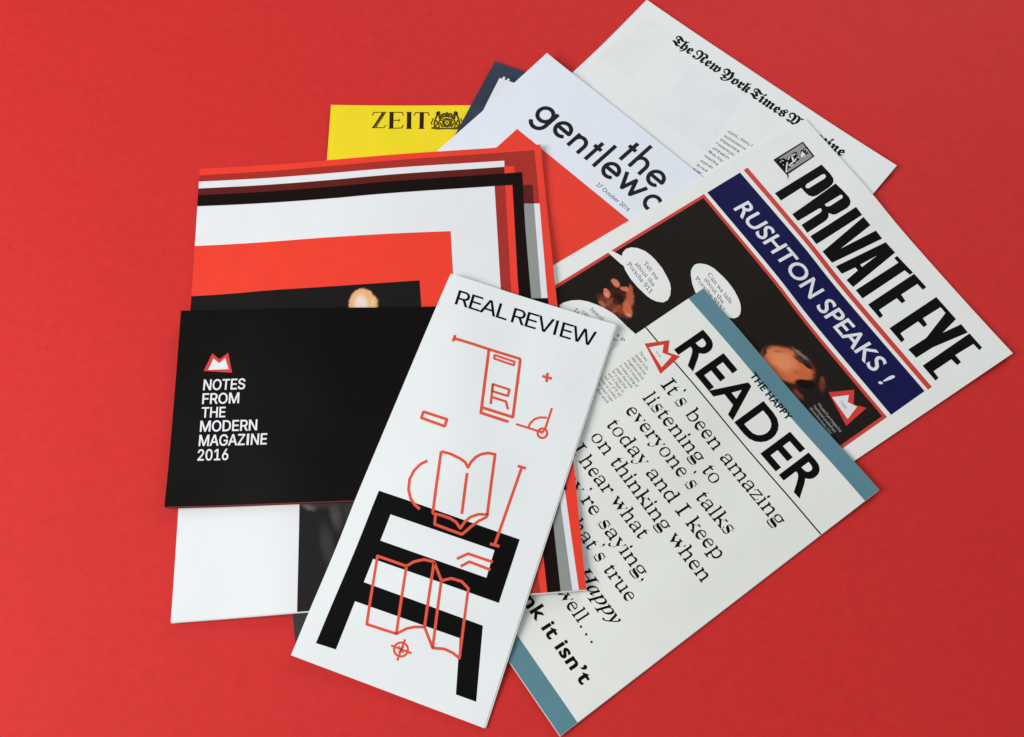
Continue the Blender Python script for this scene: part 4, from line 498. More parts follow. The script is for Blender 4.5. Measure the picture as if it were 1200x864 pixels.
  ['poly','masthead_lettering','ink_black',1,[[153.79,243.74,153.48,283.61,172.38,283.61,174.94,270.03,176.9,283.97,183.65,283.49,179.18,258.4,178.83,244.68,171.63,244.19,171.88,258.84,165.43,280.83,160.56,281,160.25,266.3,165.19,265.72,165.4,262.62,160.27,262.29,160.38,247.37,165.24,246.78,165.64,243.8]]],
  ['poly','masthead_lettering','ink_black',1,[[185.12,244.47,184.61,283.95,196.43,283.84,196.82,281.12,191.6,280.96,191,266.39,196.61,266.27,196.92,262.87,191.83,262.39,191.8,247.8,196.95,247.49,197.31,244.58]]],
  ['poly','red_rule','print_red',1,[[9.87,234.9,9.84,238.39,199.18,239.95,199.38,236.62]]],
  ['poly','headline_band','navy_ink',1,[[10.93,203.02,10.21,231.62,198.89,234.32,199.5,206.46]]],
  ['text','headline_lettering','print_white',2,'humb','RUSHTON SPEAKS',[29.36,210.46,17.35,0.59,0.57,17.42]],
  ['text','headline_lettering','print_white',2,'humb','!',[177.24,213.25,15.85,5.02,1.75,15.96]],
  ['poly','photo_border','print_red',1,[[10.64,200.49,199.26,203.42,202.59,0,13.98,0]]],
  ['poly','cover_photograph','portrait_photo',2,[[12.88,198.33,197.09,201.19,200.39,0,16.18,0]]],
  ['poly','speech_bubble','paper_pe',4,[[11.41,120.4,12.25,123.43,15.73,125.14,19.11,126.7,17.22,128.64,16.25,132.02,17.17,135.53,19.85,138.84,24.53,141.76,28.67,142.98,32.79,143.68,40.38,143.95,48.45,142.8,52.21,141.84,55.51,140.17,59.05,137.19,61.12,133.63,60.96,130.14,58.21,126.99,55.15,125.07,51.28,123.74,43.11,122.37,35.71,121.95,28.94,122.59,25.67,123.55,22.9,122.71]]],
  ['text','speech_lettering','ink_grey',5,'serif','Tell me',[31.03,135.43,7.82,0.14,-1.63,6.08]],
  ['text','speech_lettering','ink_grey',5,'serif','about the',[28.23,130.34,8.48,0.26,-1.2,5.98]],
  ['text','speech_lettering','ink_grey',5,'serif','Porsche 911',[25.34,126.12,8.32,0.12,-1.36,6.08]],
  ['poly','speech_bubble','paper_pe',4,[[54.65,156.99,52.39,158.78,50.96,160.81,50.03,163.43,50.36,165.45,51.49,167.53,54.05,170.16,56.48,171.59,59.27,172.74,66.95,174.09,71.6,174.47,75.94,174.41,79.77,174.08,83.66,173.39,87.31,172.35,90.33,170.91,92.97,168.91,94.46,167.15,95.09,165.07,94.61,162.23,90.17,157.26,77.86,152.43,66.3,152.06,60.18,154.01]]],
  ['text','speech_lettering','ink_grey',5,'serif','Can we talk',[60.23,166.21,8.36,0,-2.04,5.98]],
  ['text','speech_lettering','ink_grey',5,'serif','about the',[61.8,162.29,8.81,-0.17,-2.14,5.76]],
  ['text','speech_lettering','ink_grey',5,'serif','Porsche 911?',[58.04,157.77,8.66,0.17,-2.17,5.77]],
  ['poly','speech_bubble','paper_pe',4,[[26.06,72.51,25.95,74.58,26.2,76.63,27.58,81.05,30.42,85.82,34.12,89.55,38.59,92.74,42.71,95.26,46.63,97.03,50.76,98.63,56.75,99.81,62.24,100.65,68.78,102.06,77.55,103.2,86.42,103.54,90.57,93.93,71.53,64.44,40.95,65.42]]],
  ['text','speech_lettering','ink_grey',5,'serif','beauti',[39.03,87.09,7.14,1.52,-0.95,5.7]],
  ['text','speech_lettering','ink_grey',5,'serif','cause',[37.33,82.01,8.5,1.22,-1.37,4.81]],
  ['text','speech_lettering','ink_grey',5,'serif','Is it',[34.07,78.22,8.52,0.71,-1.77,5.65]],
  ['text','speech_lettering','ink_grey',5,'serif','e P',[63.12,91.45,8.44,0.83,-1.74,4.8]],
  ['text','speech_lettering','ink_grey',5,'serif','r',[64.12,88.02,11.74,0.54,-1.73,4.79]],
  ['poly','crown_logo','logo_red',3,[[166.48,183.22,174.08,197.83,181.45,191.3,187.54,196.58,189.77,178.45]]],
  ['poly','crown_logo_inner','print_white',4,[[170.28,182.99,174.96,192.78,178.11,189.18,183.79,192.1,186.8,181.96]]],
  ['text','crown_logo_caption','ink_grey',5,'serif','76 80',[175.55,184.98,3.63,0.11,-0.2,2.48]],
  ['text','photo_caption','light_grey',3,'sans','Private Eye magazine',[168.93,172.15,3.71,0.04,-0.31,3.72]],
  ['text','photo_caption','light_grey',3,'sans','had been published',[168.54,169.14,3.77,0.04,-0.37,3.62]],
  ['text','photo_caption','light_grey',3,'sans','since the early 60s',[168.22,166.4,3.99,0.03,-0.43,3.53]],
  ['poly','emblem_frame','ink_black',1,[[14.53,256.98,13.77,283.8,27.56,283.18,29.09,257.43],[15.77,258.3,27.69,258.35,26.79,281.99,14.68,282.75]]],
  ['poly','emblem_field','emblem_grey',1,[[15.77,258.3,14.68,282.75,26.79,281.99,27.69,258.35]]],
  ['poly','emblem_figure','ink_black',2,[[15.92,258.32,15.74,260.82,16.93,262.07,17.03,264.17,19.29,264.57,17.92,267.22,19.37,267.95,17.38,270.17,17.71,271.79,17.11,273.53,18.66,274.94,19.69,273.36,20.93,273.94,21.71,271.74,23.91,273.13,24.24,270.97,23.69,269.53,25.12,268.07,24.49,265.44,25.88,263.4,25.32,261.97,27.6,258.42,24.39,258.35,21.35,258.26]]],
  ['poly','emblem_figure','ink_black',2,[[19.33,277.11,18.59,278.65,18.96,280.57,18.37,282.62,19.17,283.86,20.83,283.28,21.28,281.85,23.19,281.13,23.53,278.77,22.16,278.93,22.17,277.34,22.64,275.4,21.18,275,20.72,276.63]]],
  ['line','emblem_lines','paper_pe',3,0.9,[[27.15,258.54,23.88,261.24,21.16,264.15],[23.86,263.13,23.38,266.33,23.12,268.6,22.12,271.1]],False],
  ['line','emblem_lines','paper_pe',3,1.27,[[19.43,269.67,22.58,268.28]],False],
  ['line','emblem_lines','paper_pe',3,0.78,[[18.28,269.45,19.09,271.63,18.55,273.14],[19.94,265.62,18.79,268.1]],False],
  ['line','emblem_lines','paper_pe',3,0.49,[[17.97,260.31,19.21,259.96],[21.02,260.4,21.86,260.35],[17.69,261.47,19.05,262.58],[24.95,263.51,24.92,266.66],[21.26,272.1,22.36,272.79]],False],
  ['poly','emblem_lines','paper_pe',3,[[21.89,275.06,20.23,277.46,19.74,278.86,21.49,278.08,21.98,279.2,22.75,277.51,24.43,277.73,23.12,276.59,23.44,275.07]]],
  ['line','emblem_lines','paper_pe',3,0.46,[[19.36,281.51,20.69,282.01,22.05,280.41],[19.73,279.95,19.81,281.15]],False],
  ['poly','emblem_frame','ink_grey',1,[[28.43,257.96,29.87,258.68,32.63,255.75]]],
 ],
 'reader':[
  ['poly','top_band','teal',1,[[-0.1,227.31,166.1,228.05,166.1,239.6,-0.1,239.6]]],
  ['poly','bottom_band','teal',1,[[-0.1,-0.1,166.1,-0.1,166.1,12.09,-0.1,12.7]]],
  ['text','masthead_lettering','ink_black',2,'hum','READER',[20.72,197.22,32.28,0.23,-0.15,33.31]],
  ['text','masthead_small_lettering','ink_black',3,'humc','THE HAPPY',[63.6,224.64,6.71,-0.01,0.04,6.59]],
  ['line','rule','ink_black',1,0.86,[[-0.33,191.77,29.25,191.5,166.25,193.51]],False],
  ['poly','crown_logo','logo_red',2,[[8.47,183.99,15.84,198.44,21.94,192.34,28.41,196.8,30.55,179.09]]],
  ['poly','crown_logo_inner','paper_reader',3,[[12.07,184.56,16.1,193.48,20,189.19,25.2,192.46,27.47,182.56]]],
  ['text','crown_logo_caption','ink_grey',4,'serif','76 80',[16.7,186.13,3.53,-0.15,-0.36,2.04]],
  ['text','text_line','ink_black',2,'serif','It’s been amazing',[35.2,174.37,25.3,0.15,0.76,20.3]],
  ['text','text_line','ink_black',2,'serif','listening to',[35.43,159.58,25.26,0.45,0.78,20.05]],
  ['text','text_line','ink_black',2,'serif','everyone’s talks',[35.76,145.58,25.02,0.51,0.81,19.83]],
  ['text','text_line','ink_black',2,'serif','today and I keep',[36.27,130.48,25.05,0.57,0.84,19.6]],
  ['text','text_line','ink_black',2,'serif','on thinking when',[36.64,117.72,25.13,0.02,0.88,19.41]],
  ['text','text_line','ink_black',2,'serif','hear what',[44.65,102.84,23.91,0.46,0.97,19.1]],
  ['text','text_line','ink_black',2,'serif','I',[36.2,103.38,25.63,0.3,0.92,19.21]],
  ['text','text_line','ink_black',2,'serif','they’re saying,',[34.53,88.92,25.77,0.23,1.04,18.82]],
  ['text','text_line','ink_black',2,'serif','that’s true',[68.24,75.39,24.04,0.01,1.23,18.36]],
  ['text','text_line','ink_black',2,'ital','the Happy',[76.88,61.19,20.6,-0.19,1.25,17.86]],
  ['text','text_line','ink_black',2,'serif','well',[99.4,45.06,24.25,0.2,1.24,18.02]],
  ['line','text_line','ink_black',2,1.47,[[125.07,45.19,125.1,45.23],[130.3,45.1,130.33,45.14],[135.56,45.02,135.59,45.06]],False],
  ['text','bold_text_line','ink_black',2,'humc','I think it isn’t',[67.1,26,14.46,-0,0.81,12.25]],
  ['text','paragraph','ink_grey',2,'serif','The next',[11.13,177.21,3.43,-0.1,0.04,3.99]],
  ['text','paragraph','ink_grey',2,'serif','speaker is the',[11.04,174.06,3.68,-0.1,0.05,3.97]],
  ['text','paragraph','ink_grey',2,'serif','editor of the best',[11.03,170.91,3.42,-0.09,0.05,3.97]],
  ['text','paragraph','ink_grey',2,'serif','magazine about',[11.03,167.77,4.02,-0.1,0.05,3.96]],
  ['text','paragraph','ink_grey',2,'serif','what it means',[11.16,164.64,4.42,-0.1,0.05,3.95]],
  ['text','paragraph','ink_grey',2,'serif','to make a thing of',[11.06,161.52,3.84,-0.08,0.05,3.94]],
  ['text','paragraph','ink_grey',2,'serif','paper that lasts',[11.07,158.4,4.19,-0.08,0.05,3.93]],
  ['text','paragraph','ink_grey',2,'serif','for a long time',[11.11,155.28,3.95,-0.07,0.05,3.93]],
  ['text','paragraph','ink_grey',2,'serif','and is happy to',[11.09,152.18,4.05,-0.07,0.05,3.92]],
  ['text','paragraph','ink_grey',2,'serif','tell us of it all',[11.07,149.07,4.91,-0.07,0.05,3.91]],
  ['text','paragraph','ink_grey',2,'serif','today in London',[11.13,145.98,3.92,-0.05,0.05,3.9]],
  ['text','paragraph','ink_grey',2,'serif','and every year',[11.12,142.89,4.46,-0.05,0.05,3.9]],
  ['text','paragraph','ink_grey',2,'serif','at the end',[11.06,139.81,6.14,-0.05,0.05,3.89]],
 ],
 'striped':[
  ['poly','border_band','orange_red',1,[[-1.36,306.29,244.13,306.35,244.96,289.52,241.55,198.38,242.48,123.85,242.24,-2.15,232.91,-1.93,233.23,186.55,233.95,298.93,0.34,297.42,-2.06,297.56]]],
  ['poly','dark_red_band','brick_red',2,[[-2.12,298.57,0.58,298.41,100.17,298.62,235.36,299.48,235.25,257.86,223.53,258.54,218.06,278.03,213.05,281.71,100.17,287.38,-1.49,287.51]]],  # dark red stripe printed as part of the frame
  ['poly','white_band','print_white',3,[[-1.82,293.39,100.17,292.86,213.87,292.73,213.56,287.03,100.18,286,-1.45,286.84]]],
  ['poly','brown_band','maroon',4,[[-1.52,288.04,100.17,287.38,213.63,287.9,213.56,280.68,100.19,280.18,-1.15,281.52]]],
  ['poly','border_band','orange_red',5,[[213.55,288.37,220.3,287.87,220.32,280.53,213.13,280.37]]],
  ['poly','dark_red_band','brick_red',5,[[205.8,274.89,213.7,274.68,211.85,200.07,210.81,79.46,213.96,-0.96,206.93,-0.92,203.11,80.04,204.53,200.54]]],
  ['poly','border_band','orange_red',6,[[213.14,275.05,218.68,274.67,216.57,199.78,215.63,100.65,218.06,-1.28,213.57,-0.93,210.29,79.49,211.24,200.1]]],
  ['poly','grey_band','mid_grey',4,[[224.41,258.68,231.92,258.2,230.72,199,229.26,78.09,232.28,-1.39,224.65,-0.8,222.9,100.14,223.12,199.41]]],
  ['poly','white_band','print_white',5,[[231.51,258.23,235.26,257.99,234.33,198.8,232.34,77.86,235.89,-1.67,232.08,-1.37,228.75,78.13,230.33,199.02]]],
  ['poly','dark_red_band','maroon',6,[[224.99,272.92,231.68,272.48,231.34,258.24,224.58,258.67]]],
  ['poly','black_band','ink_black_red',7,[[-1.81,282.82,100.19,281.89,225.5,282.82,224.1,240.79,223.67,199.38,223.42,100.11,225.24,-1.34,217.58,-1.24,215.11,100.69,215.9,199.82,218,273.39,205.7,273.37,100.23,272.52,-1.32,274.3]]],
  ['poly','black_band','ink_black',8,[[223.42,187.07,234.36,186.79,234.3,71.33,234.24,59.77,228.41,60.2,226.47,110.92]]],
  ['poly','red_panel','orange_red',1,[[-2.47,244.23,174.03,240.56,174.07,202.73,173.96,58.63,-2.09,67.1]]],
  ['poly','cover_photograph','head_photo',2,[[-2.38,207.27,100.35,205.53,151.9,205.21,152.43,184.85,154.34,150.56,-2.23,158.25]]],
  ['poly','lower_photograph','smoky_photo',2,[[73.91,66.68,73.13,-2.28,133.06,-2.3,193.06,-2.31,191.21,57.33]]],
 ],
 'black':[
  ['poly','crown_logo','logo_red',1,[[17.76,89.1,22.62,101.11,27.58,96.86,33.01,101.15,36.38,87.38]]],
  ['poly','crown_logo_inner','print_white',2,[[20.61,89.71,23.66,97.48,27.59,94.12,31.26,97.61,33.98,89.84]]],
  ['text','title_lettering','print_white',1,'sansb','NOTES',[17.6,75.93,12.04,0,0.3,13.9]],
  ['text','title_lettering','print_white',1,'sansb','FROM',[17.57,66.59,12.58,-0.03,-0.02,13.78]],
  ['text','title_lettering','print_white',1,'sansb','THE',[18.09,57.49,11.66,-0.09,0,13.34]],
  ['text','title_lettering','print_white',1,'sansb','MODERN',[17.42,48.16,12.57,-0.1,-0.06,13.85]],
  ['text','title_lettering','print_white',1,'sansb','MAGAZINE',[17.34,38.73,12.02,-0.12,0.19,14.05]],
  ['text','title_lettering','print_white',1,'sansb','2016',[17.26,29.21,11.57,-0.08,-0.16,13.95]],
 ],
 'rr':[
  ['text','masthead_lettering','ink_black',1,'sans','REAL REVIEW',[9.38,236.54,23.69,0.26,-1.73,20.11]],
  ['line','crane_drawing','coral',3,1.87,[[19.22,213.92,64.14,214.81]],False],
  ['line','crane_drawing','coral',3,1.88,[[19.06,216.24,19.32,211.74]],False],
  ['line','crane_drawing','coral',3,1.87,[[64.14,214.81,72.52,176.6,51.79,176.25],[42.96,214,52.81,172.7,70.95,172.94]],False],
  ['line','crane_drawing','coral',3,1.47,[[47.72,211.93,61.22,211.79,61.49,209.38,48.15,209.56]],True],
  ['line','crane_drawing','coral',3,1.55,[[53.32,193.02,64.39,193.05,64.93,188.65,54.53,188.52]],True],
  ['line','crane_drawing','coral',3,1.55,[[53.32,193.02,56.58,180.1],[55.73,184.82,64.98,184.87,68.04,180.33]],False],
  ['line','plus_drawing','coral',3,1.79,[[83.76,211.26,85.07,205.23],[81.3,208.15,87.65,208.37]],False],
  ['line','slot_drawing','coral',3,1.8,[[18.74,161.99,34.43,161.89,34.64,157.22,18.91,157.88]],True],
  ['line','wheel_drawing','coral',3,1.41,[[75.94,173,92.29,173.17],[93.81,189.95,94.06,175.08],[83.76,173.11,84.17,176.49,85.79,179.7,88.65,181.83,92.86,182.93],[96.13,173.57,96.29,172.79,96.24,172,95.99,171.26,95.56,170.6,94.98,170.09,94.29,169.75,93.53,169.61,92.75,169.67,92.02,169.93,91.37,170.38,90.86,170.98,90.51,171.7,90.35,172.48,90.39,173.27,90.64,174.02,91.07,174.67,91.65,175.19,92.35,175.53,93.11,175.67,93.88,175.61,94.62,175.34,95.27,174.89,95.79,174.29,96.13,173.57],[91.42,173.61,92.89,172.64,93.84,175.74]],False],
  ['line','arc_drawing','coral',3,1.75,[[32.58,133.39,29.34,130.07,27.06,124.95,26.52,119.19,28.22,113.01,31.58,108.1,34.92,105.65,38.88,104.04]],False],
  ['line','book_drawing','coral',3,1.76,[[38.39,141.57,44.43,141.83,50.85,141,54.69,139.84,57.45,137.3,57.92,140.96,59.68,145.11,62.3,147.94,65.82,149.97,70.1,150.62,78.05,113.93],[38.39,141.57,47.04,104.26],[58.12,133.82,63.54,109.63]],False],
  ['line','book_drawing','coral',3,1.67,[[46.83,104.19,52.18,104.86,58.14,104.82,62.06,103.84,65.57,101.31,66.73,105.7,68.92,109.53,73.11,112.77,78.19,114.21,77.93,112.58,74.45,109,71.31,104.49,68.98,100.4,67.61,98.28,59.06,98.35,50.3,98.6,48.82,104.28]],False],
  ['line','pole_drawing','coral',3,1.73,[[88.19,148.58,88.06,98.81],[85.51,148.28,90.88,148.51],[85.25,98.43,90.98,98.88]],False],
  ['line','chevron_drawing','coral',3,1.65,[[69.7,83.68,74.92,88.76,90.34,88.87],[73.28,80.27,77.24,84.55,90.47,84.16]],False],
  ['poly','chair_drawing','ink_black',1,[[11.54,106.64,101.08,106.66,101.34,67.75,23.13,67.52,23.13,52.99,96.75,52.66,106.74,11.83,94.7,11.66,86.44,41.63,22.57,40.93,22.46,11.75,10.52,11.17],[23.41,95.46,23.21,79.03,89.78,79.02,88.99,95.8]]],
  ['line','folded_sheet_drawing','coral',3,1.6,[[33.66,31,24.92,69.97,43.27,70,46.38,73.8,51.55,77.03,57.69,77.71,65.54,68.77,70.68,71.99,76.91,72.21,81.93,69.71,89.95,31.09,85.56,32.59,80.13,33.05,73.72,31.27,65.41,40.67,60.33,39.03,55.96,36.43,51.49,31.71]],True],
  ['line','folded_sheet_drawing','coral',3,1.66,[[43.27,70,51.49,31.71],[57.69,77.71,65.41,40.67],[65.54,68.77,73.72,31.27]],False],
  ['line','target_drawing','coral',3,1.25,[[60.76,25.74,60.98,24.75,60.93,23.74,60.62,22.77,60.06,21.91,59.3,21.23,58.38,20.75,57.37,20.53,56.34,20.57,55.36,20.86,54.48,21.4,53.78,22.14,53.3,23.04,53.08,24.03,53.12,25.04,53.44,26.01,53.99,26.87,54.76,27.56,55.68,28.04,56.69,28.26,57.73,28.22,58.72,27.92,59.59,27.38,60.29,26.64,60.76,25.74],[57.24,30.5,57.16,17.91],[50.96,24.6,63.35,24.44]],False],
  ['line','target_drawing','coral',3,0.77,[[55.11,25.76,59.16,22.92],[57.97,26.62,56.25,22.22]],False],
  ['line','show_through_column','show_through',1,0.32,[[38.65,232.02,42.33,232.13],[43.45,232.16,63.28,232.39]],False],
  ['line','show_through_column','show_through',1,0.32,[[38.79,229.97,49.25,230.24],[50.37,230.25,59.63,230.35]],False],
  ['line','show_through_column','show_through',1,0.32,[[38.94,227.93,47.17,228.14],[48.28,228.17,62.14,228.33]],False],
  ['line','show_through_column','show_through',1,0.31,[[39.08,225.89,43.12,226],[44.23,226.03,58.5,226.29]],False],
  ['line','show_through_column','show_through',1,0.31,[[39.22,223.85,51.44,224.17],[52.55,224.18,61.01,224.28]],False],
  ['line','show_through_column','show_through',1,0.31,[[39.36,221.82,49.34,222.11],[50.45,222.13,63.5,222.28]],False],
  ['line','show_through_column','show_through',1,0.31,[[39.5,219.79,44.94,219.95],[46.05,219.98,59.88,220.24]],False],
  ['line','show_through_column','show_through',1,0.31,[[39.64,217.77,53.73,218.14],[54.83,218.16,62.37,218.25]],False],
  ['line','show_through_column_right','show_through',1,0.32,[[84.16,232.93,87.5,232.93],[88.62,232.93,106.35,233.1]],False],
  ['line','show_through_column_right','show_through',1,0.31,[[84.23,230.9,93.7,230.93],[94.81,230.94,103.02,231.03]],False],
  ['line','show_through_column_right','show_through',1,0.31,[[84.3,228.88,91.77,228.88],[92.87,228.89,105.22,229.04]],False],
  ['line','show_through_column_right','show_through',1,0.31,[[84.36,226.86,88.04,226.85],[89.15,226.85,101.9,226.97]],False],
  ['line','show_through_column_right','show_through',1,0.31,[[84.43,224.84,95.5,224.88],[96.6,224.89,104.09,225]],False],
  ['line','show_through_column_right','show_through',1,0.31,[[84.5,222.83,93.56,222.85],[94.66,222.86,106.27,223.03]],False],
  ['line','show_through_column_right','show_through',1,0.31,[[84.56,220.83,89.51,220.82],[90.62,220.82,102.97,220.97]],False],
  ['line','show_through_column_right','show_through',1,0.31,[[84.63,218.83,97.39,218.88],[98.49,218.89,105.15,219.01]],False],
  ['line','show_through_column_right','show_through',1,0.31,[[84.7,216.83,92.85,216.84],[93.94,216.85,101.87,216.95]],False],
  ['line','show_through_column_right','show_through',1,0.31,[[84.76,214.84,91.08,214.84],[92.17,214.85,104.04,215.01]],False],
  ['line','show_through_column_right','show_through',1,0.31,[[84.83,212.86,88.68,212.86],[89.78,212.86,106.2,213.07]],False],
  ['line','show_through_column_right','show_through',1,0.31,[[84.89,210.88,94.51,210.92],[95.6,210.93,102.93,211.03]],False],
  ['line','show_through_column_right','show_through',1,0.31,[[84.95,208.91,92.74,208.93],[93.83,208.94,105.09,209.09]],False],
  ['line','show_through_column_right','show_through',1,0.31,[[85.02,206.94,89.04,206.94],[90.13,206.94,101.82,207.07]],False],
  ['line','show_through_column_right','show_through',1,0.31,[[85.08,204.97,96.27,205.03],[97.36,205.04,103.98,205.15]],False],
  ['line','show_through_column_right','show_through',1,0.31,[[85.14,203.01,94.49,203.06],[95.57,203.07,106.13,203.22]],False],
  ['line','show_through_column_right','show_through',1,0.3,[[85.21,201.05,90.47,201.07],[91.56,201.08,102.88,201.21]],False],
  ['line','show_through_column_right','show_through',1,0.3,[[85.27,199.1,88.24,199.11],[89.33,199.12,105.02,199.3]],False],
  ['line','show_through_column_right','show_through',1,0.3,[[85.33,197.16,93.62,197.21],[94.7,197.22,101.78,197.3]],False],
  ['line','show_through_column_right','show_through',1,0.3,[[85.39,195.21,92,195.25],[93.08,195.27,103.92,195.4]],False],
  ['line','show_through_column_lower','show_through',1,0.29,[[73.59,156.17,76.9,156.26],[77.96,156.28,95.65,156.65]],False],
  ['line','show_through_column_lower','show_through',1,0.29,[[73.66,154.32,83.06,154.56],[84.11,154.58,92.34,154.75]],False],
  ['line','show_through_column_lower','show_through',1,0.29,[[73.74,152.46,81.14,152.66],[82.19,152.69,94.54,152.95]],False],
  ['line','show_through_column_lower','show_through',1,0.29,[[73.81,150.61,77.45,150.71],[78.5,150.74,91.24,151.05]],False],
  ['line','show_through_column_lower','show_through',1,0.29,[[73.88,148.76,84.86,149.07],[85.91,149.09,93.43,149.26]],False],
  ['line','show_through_column_lower','show_through',1,0.29,[[73.95,146.92,82.93,147.19],[83.98,147.21,95.61,147.48]],False],
  ['line','show_through_column_lower','show_through',1,0.29,[[74.03,145.08,78.92,145.23],[79.96,145.27,92.32,145.59]],False],
  ['line','show_through_column_lower','show_through',1,0.29,[[74.1,143.24,86.76,143.63],[87.8,143.66,94.5,143.82]],False],
  ['line','show_through_column_lower','show_through',1,0.29,[[74.17,141.4,82.24,141.68],[83.28,141.71,91.22,141.93]],False],
  ['line','show_through_column_lower','show_through',1,0.29,[[74.24,139.57,80.49,139.79],[81.53,139.83,93.4,140.16]],False],
  ['line','show_through_column_lower','show_through',1,0.29,[[74.31,137.74,78.12,137.88],[79.16,137.92,95.56,138.4]],False],
  ['line','show_through_column_lower','show_through',1,0.29,[[74.39,135.92,83.91,136.28],[84.95,136.31,92.3,136.52]],False],
  ['line','show_through_column_lower','show_through',1,0.29,[[74.45,134.11,82.15,134.41],[83.18,134.44,94.46,134.77]],False],
  ['line','show_through_column_lower','show_through',1,0.29,[[74.52,132.29,78.5,132.45],[79.52,132.49,91.2,132.89]],False],
  ['line','show_through_column_lower','show_through',1,0.29,[[74.59,130.48,85.68,130.91],[86.71,130.95,93.36,131.15]],False],
  ['line','show_through_column_lower','show_through',1,0.28,[[74.66,128.68,83.91,129.06],[84.94,129.09,95.51,129.42]],False],
  ['line','show_through_column_lower','show_through',1,0.28,[[74.72,126.88,79.93,127.11],[80.95,127.15,92.27,127.54]],False],
 ],
}


# ---- paper settling under its own weight (shared) ----
CELL=0.008
def grid_axes(w,h):
    nu=max(4,int(round(w/CELL)));nv=max(4,int(round(h/CELL)))
    return np.linspace(0,w,nu+1),np.linspace(0,h,nv+1)
RX0,RY0,RST=-0.48,-0.12,0.002
RNX,RNY=480,380
def dilate(G,r):
    A=G.copy()
    for k in range(-r,r+1):
        A=np.maximum(A,np.roll(G,k,0))
    B=A.copy()
    for k in range(-r,r+1):
        B=np.maximum(B,np.roll(A,k,1))
    return B
def bil(G,fx,fy):
    fx=np.clip(fx,0,G.shape[0]-1.001);fy=np.clip(fy,0,G.shape[1]-1.001)
    i=fx.astype(int);j=fy.astype(int);a=fx-i;b=fy-j
    return G[i,j]*(1-a)*(1-b)+G[i+1,j]*a*(1-b)+G[i,j+1]*(1-a)*b+G[i+1,j+1]*a*b
def to_world(m,U,V):
    """sheet coordinates to the table; 'trim' holds the small out-of-square error of each corner (ll, lr, ur, ul)"""
    a,b=U/m['w'],V/m['h']
    q=m.get('trim')
    if q:
        k=[(1-a)*(1-b),a*(1-b),a*b,(1-a)*b]
        U=U+sum(k[i]*q[i][0] for i in range(4));V=V+sum(k[i]*q[i][1] for i in range(4))
    c,s=math.cos(m['rot']),math.sin(m['rot'])
    return m['x']+U*c-V*s,m['y']+U*s+V*c
def settle(G,m):
    """rest a magazine on the height field G; returns height of its underside on its own grid"""
    us,vs=grid_axes(m['w'],m['h'])
    U,V=np.meshgrid(us,vs,indexing='ij')
    c,s=math.cos(m['rot']),math.sin(m['rot'])
    X,Y=to_world(m,U,V)
    D=dilate(G,3)
    S=bil(D,(X-RX0)/RST,(Y-RY0)/RST)+0.0003
    z=np.full_like(S,S.max())
    g=m.get('sag',0.00003)
    for it in range(1800):
        P=np.pad(z,1,mode='edge')
        z=np.maximum(S,(P[2:,1:-1]+P[:-2,1:-1]+P[1:-1,2:]+P[1:-1,:-2])*0.25-g)
    for it in range(4):
        P=np.pad(z,1,mode='reflect',reflect_type='odd')
        z=0.5*z+0.5*(P[2:,1:-1]+P[:-2,1:-1]+P[1:-1,2:]+P[1:-1,:-2])*0.25
    for (cu,cv,r,a) in m.get('curl',[]):      # corners and edges that lift a little
        q=np.clip(1-np.hypot(U-cu*m['w'],V-cv*m['h'])/r,0,1)
        z+=a*q*q
    # write the top surface back into G
    gx=RX0+RST*np.arange(RNX)[:,None];gy=RY0+RST*np.arange(RNY)[None,:]
    lu=(gx-m['x'])*c+(gy-m['y'])*s;lv=-(gx-m['x'])*s+(gy-m['y'])*c
    inside=(lu>=0)&(lu<=m['w'])&(lv>=0)&(lv<=m['h'])
    T=bil(z,lu/m['w']*(len(us)-1),lv/m['h']*(len(vs)-1))+m['t']
    G[:]=np.where(inside,np.maximum(G,T),G)
    return us,vs,z
def height_at(us,vs,z,u,v):
    return tri_sample(z,np.asarray(u)/us[-1]*(len(us)-1),np.asarray(v)/vs[-1]*(len(vs)-1))
def tri_sample(z,fx,fy):
    """exact height on the triangulated grid (diagonal from lower left to upper right)"""
    i=np.clip(np.floor(fx),0,z.shape[0]-2).astype(int);j=np.clip(np.floor(fy),0,z.shape[1]-2).astype(int)
    a=fx-i;b=fy-j
    z00=z[i,j];z10=z[i+1,j];z01=z[i,j+1];z11=z[i+1,j+1]
    lo=z00+(z10-z00)*a+(z11-z10)*b
    hi=z00+(z11-z01)*a+(z01-z00)*b
    return np.where(a>=b,lo,hi)


for n_, d_ in PHOTOS.items():
    M[n_] = photo_material(n_, **d_)

# ------------------------------------------------------------------ mesh helpers
def winding(px, py, contours):
    """non-zero winding number of many points"""
    w = np.zeros(len(px), int)
    for c in contours:
        a = np.asarray(c); b = np.roll(a, -1, 0)
        for (x0, y0), (x1, y1) in zip(a, b):
            up = (y0 <= py) & (y1 > py); dn = (y0 > py) & (y1 <= py)
            if not (up.any() or dn.any()): continue
            s = (x1-x0)*(py-y0)-(px-x0)*(y1-y0)
            w += (up & (s > 0)).astype(int)-(dn & (s < 0)).astype(int)
    return w

def signed(c):
    a = np.asarray(c); b = np.roll(a, -1, 0)
    return float(np.sum(a[:, 0]*b[:, 1]-b[:, 0]*a[:, 1]))/2

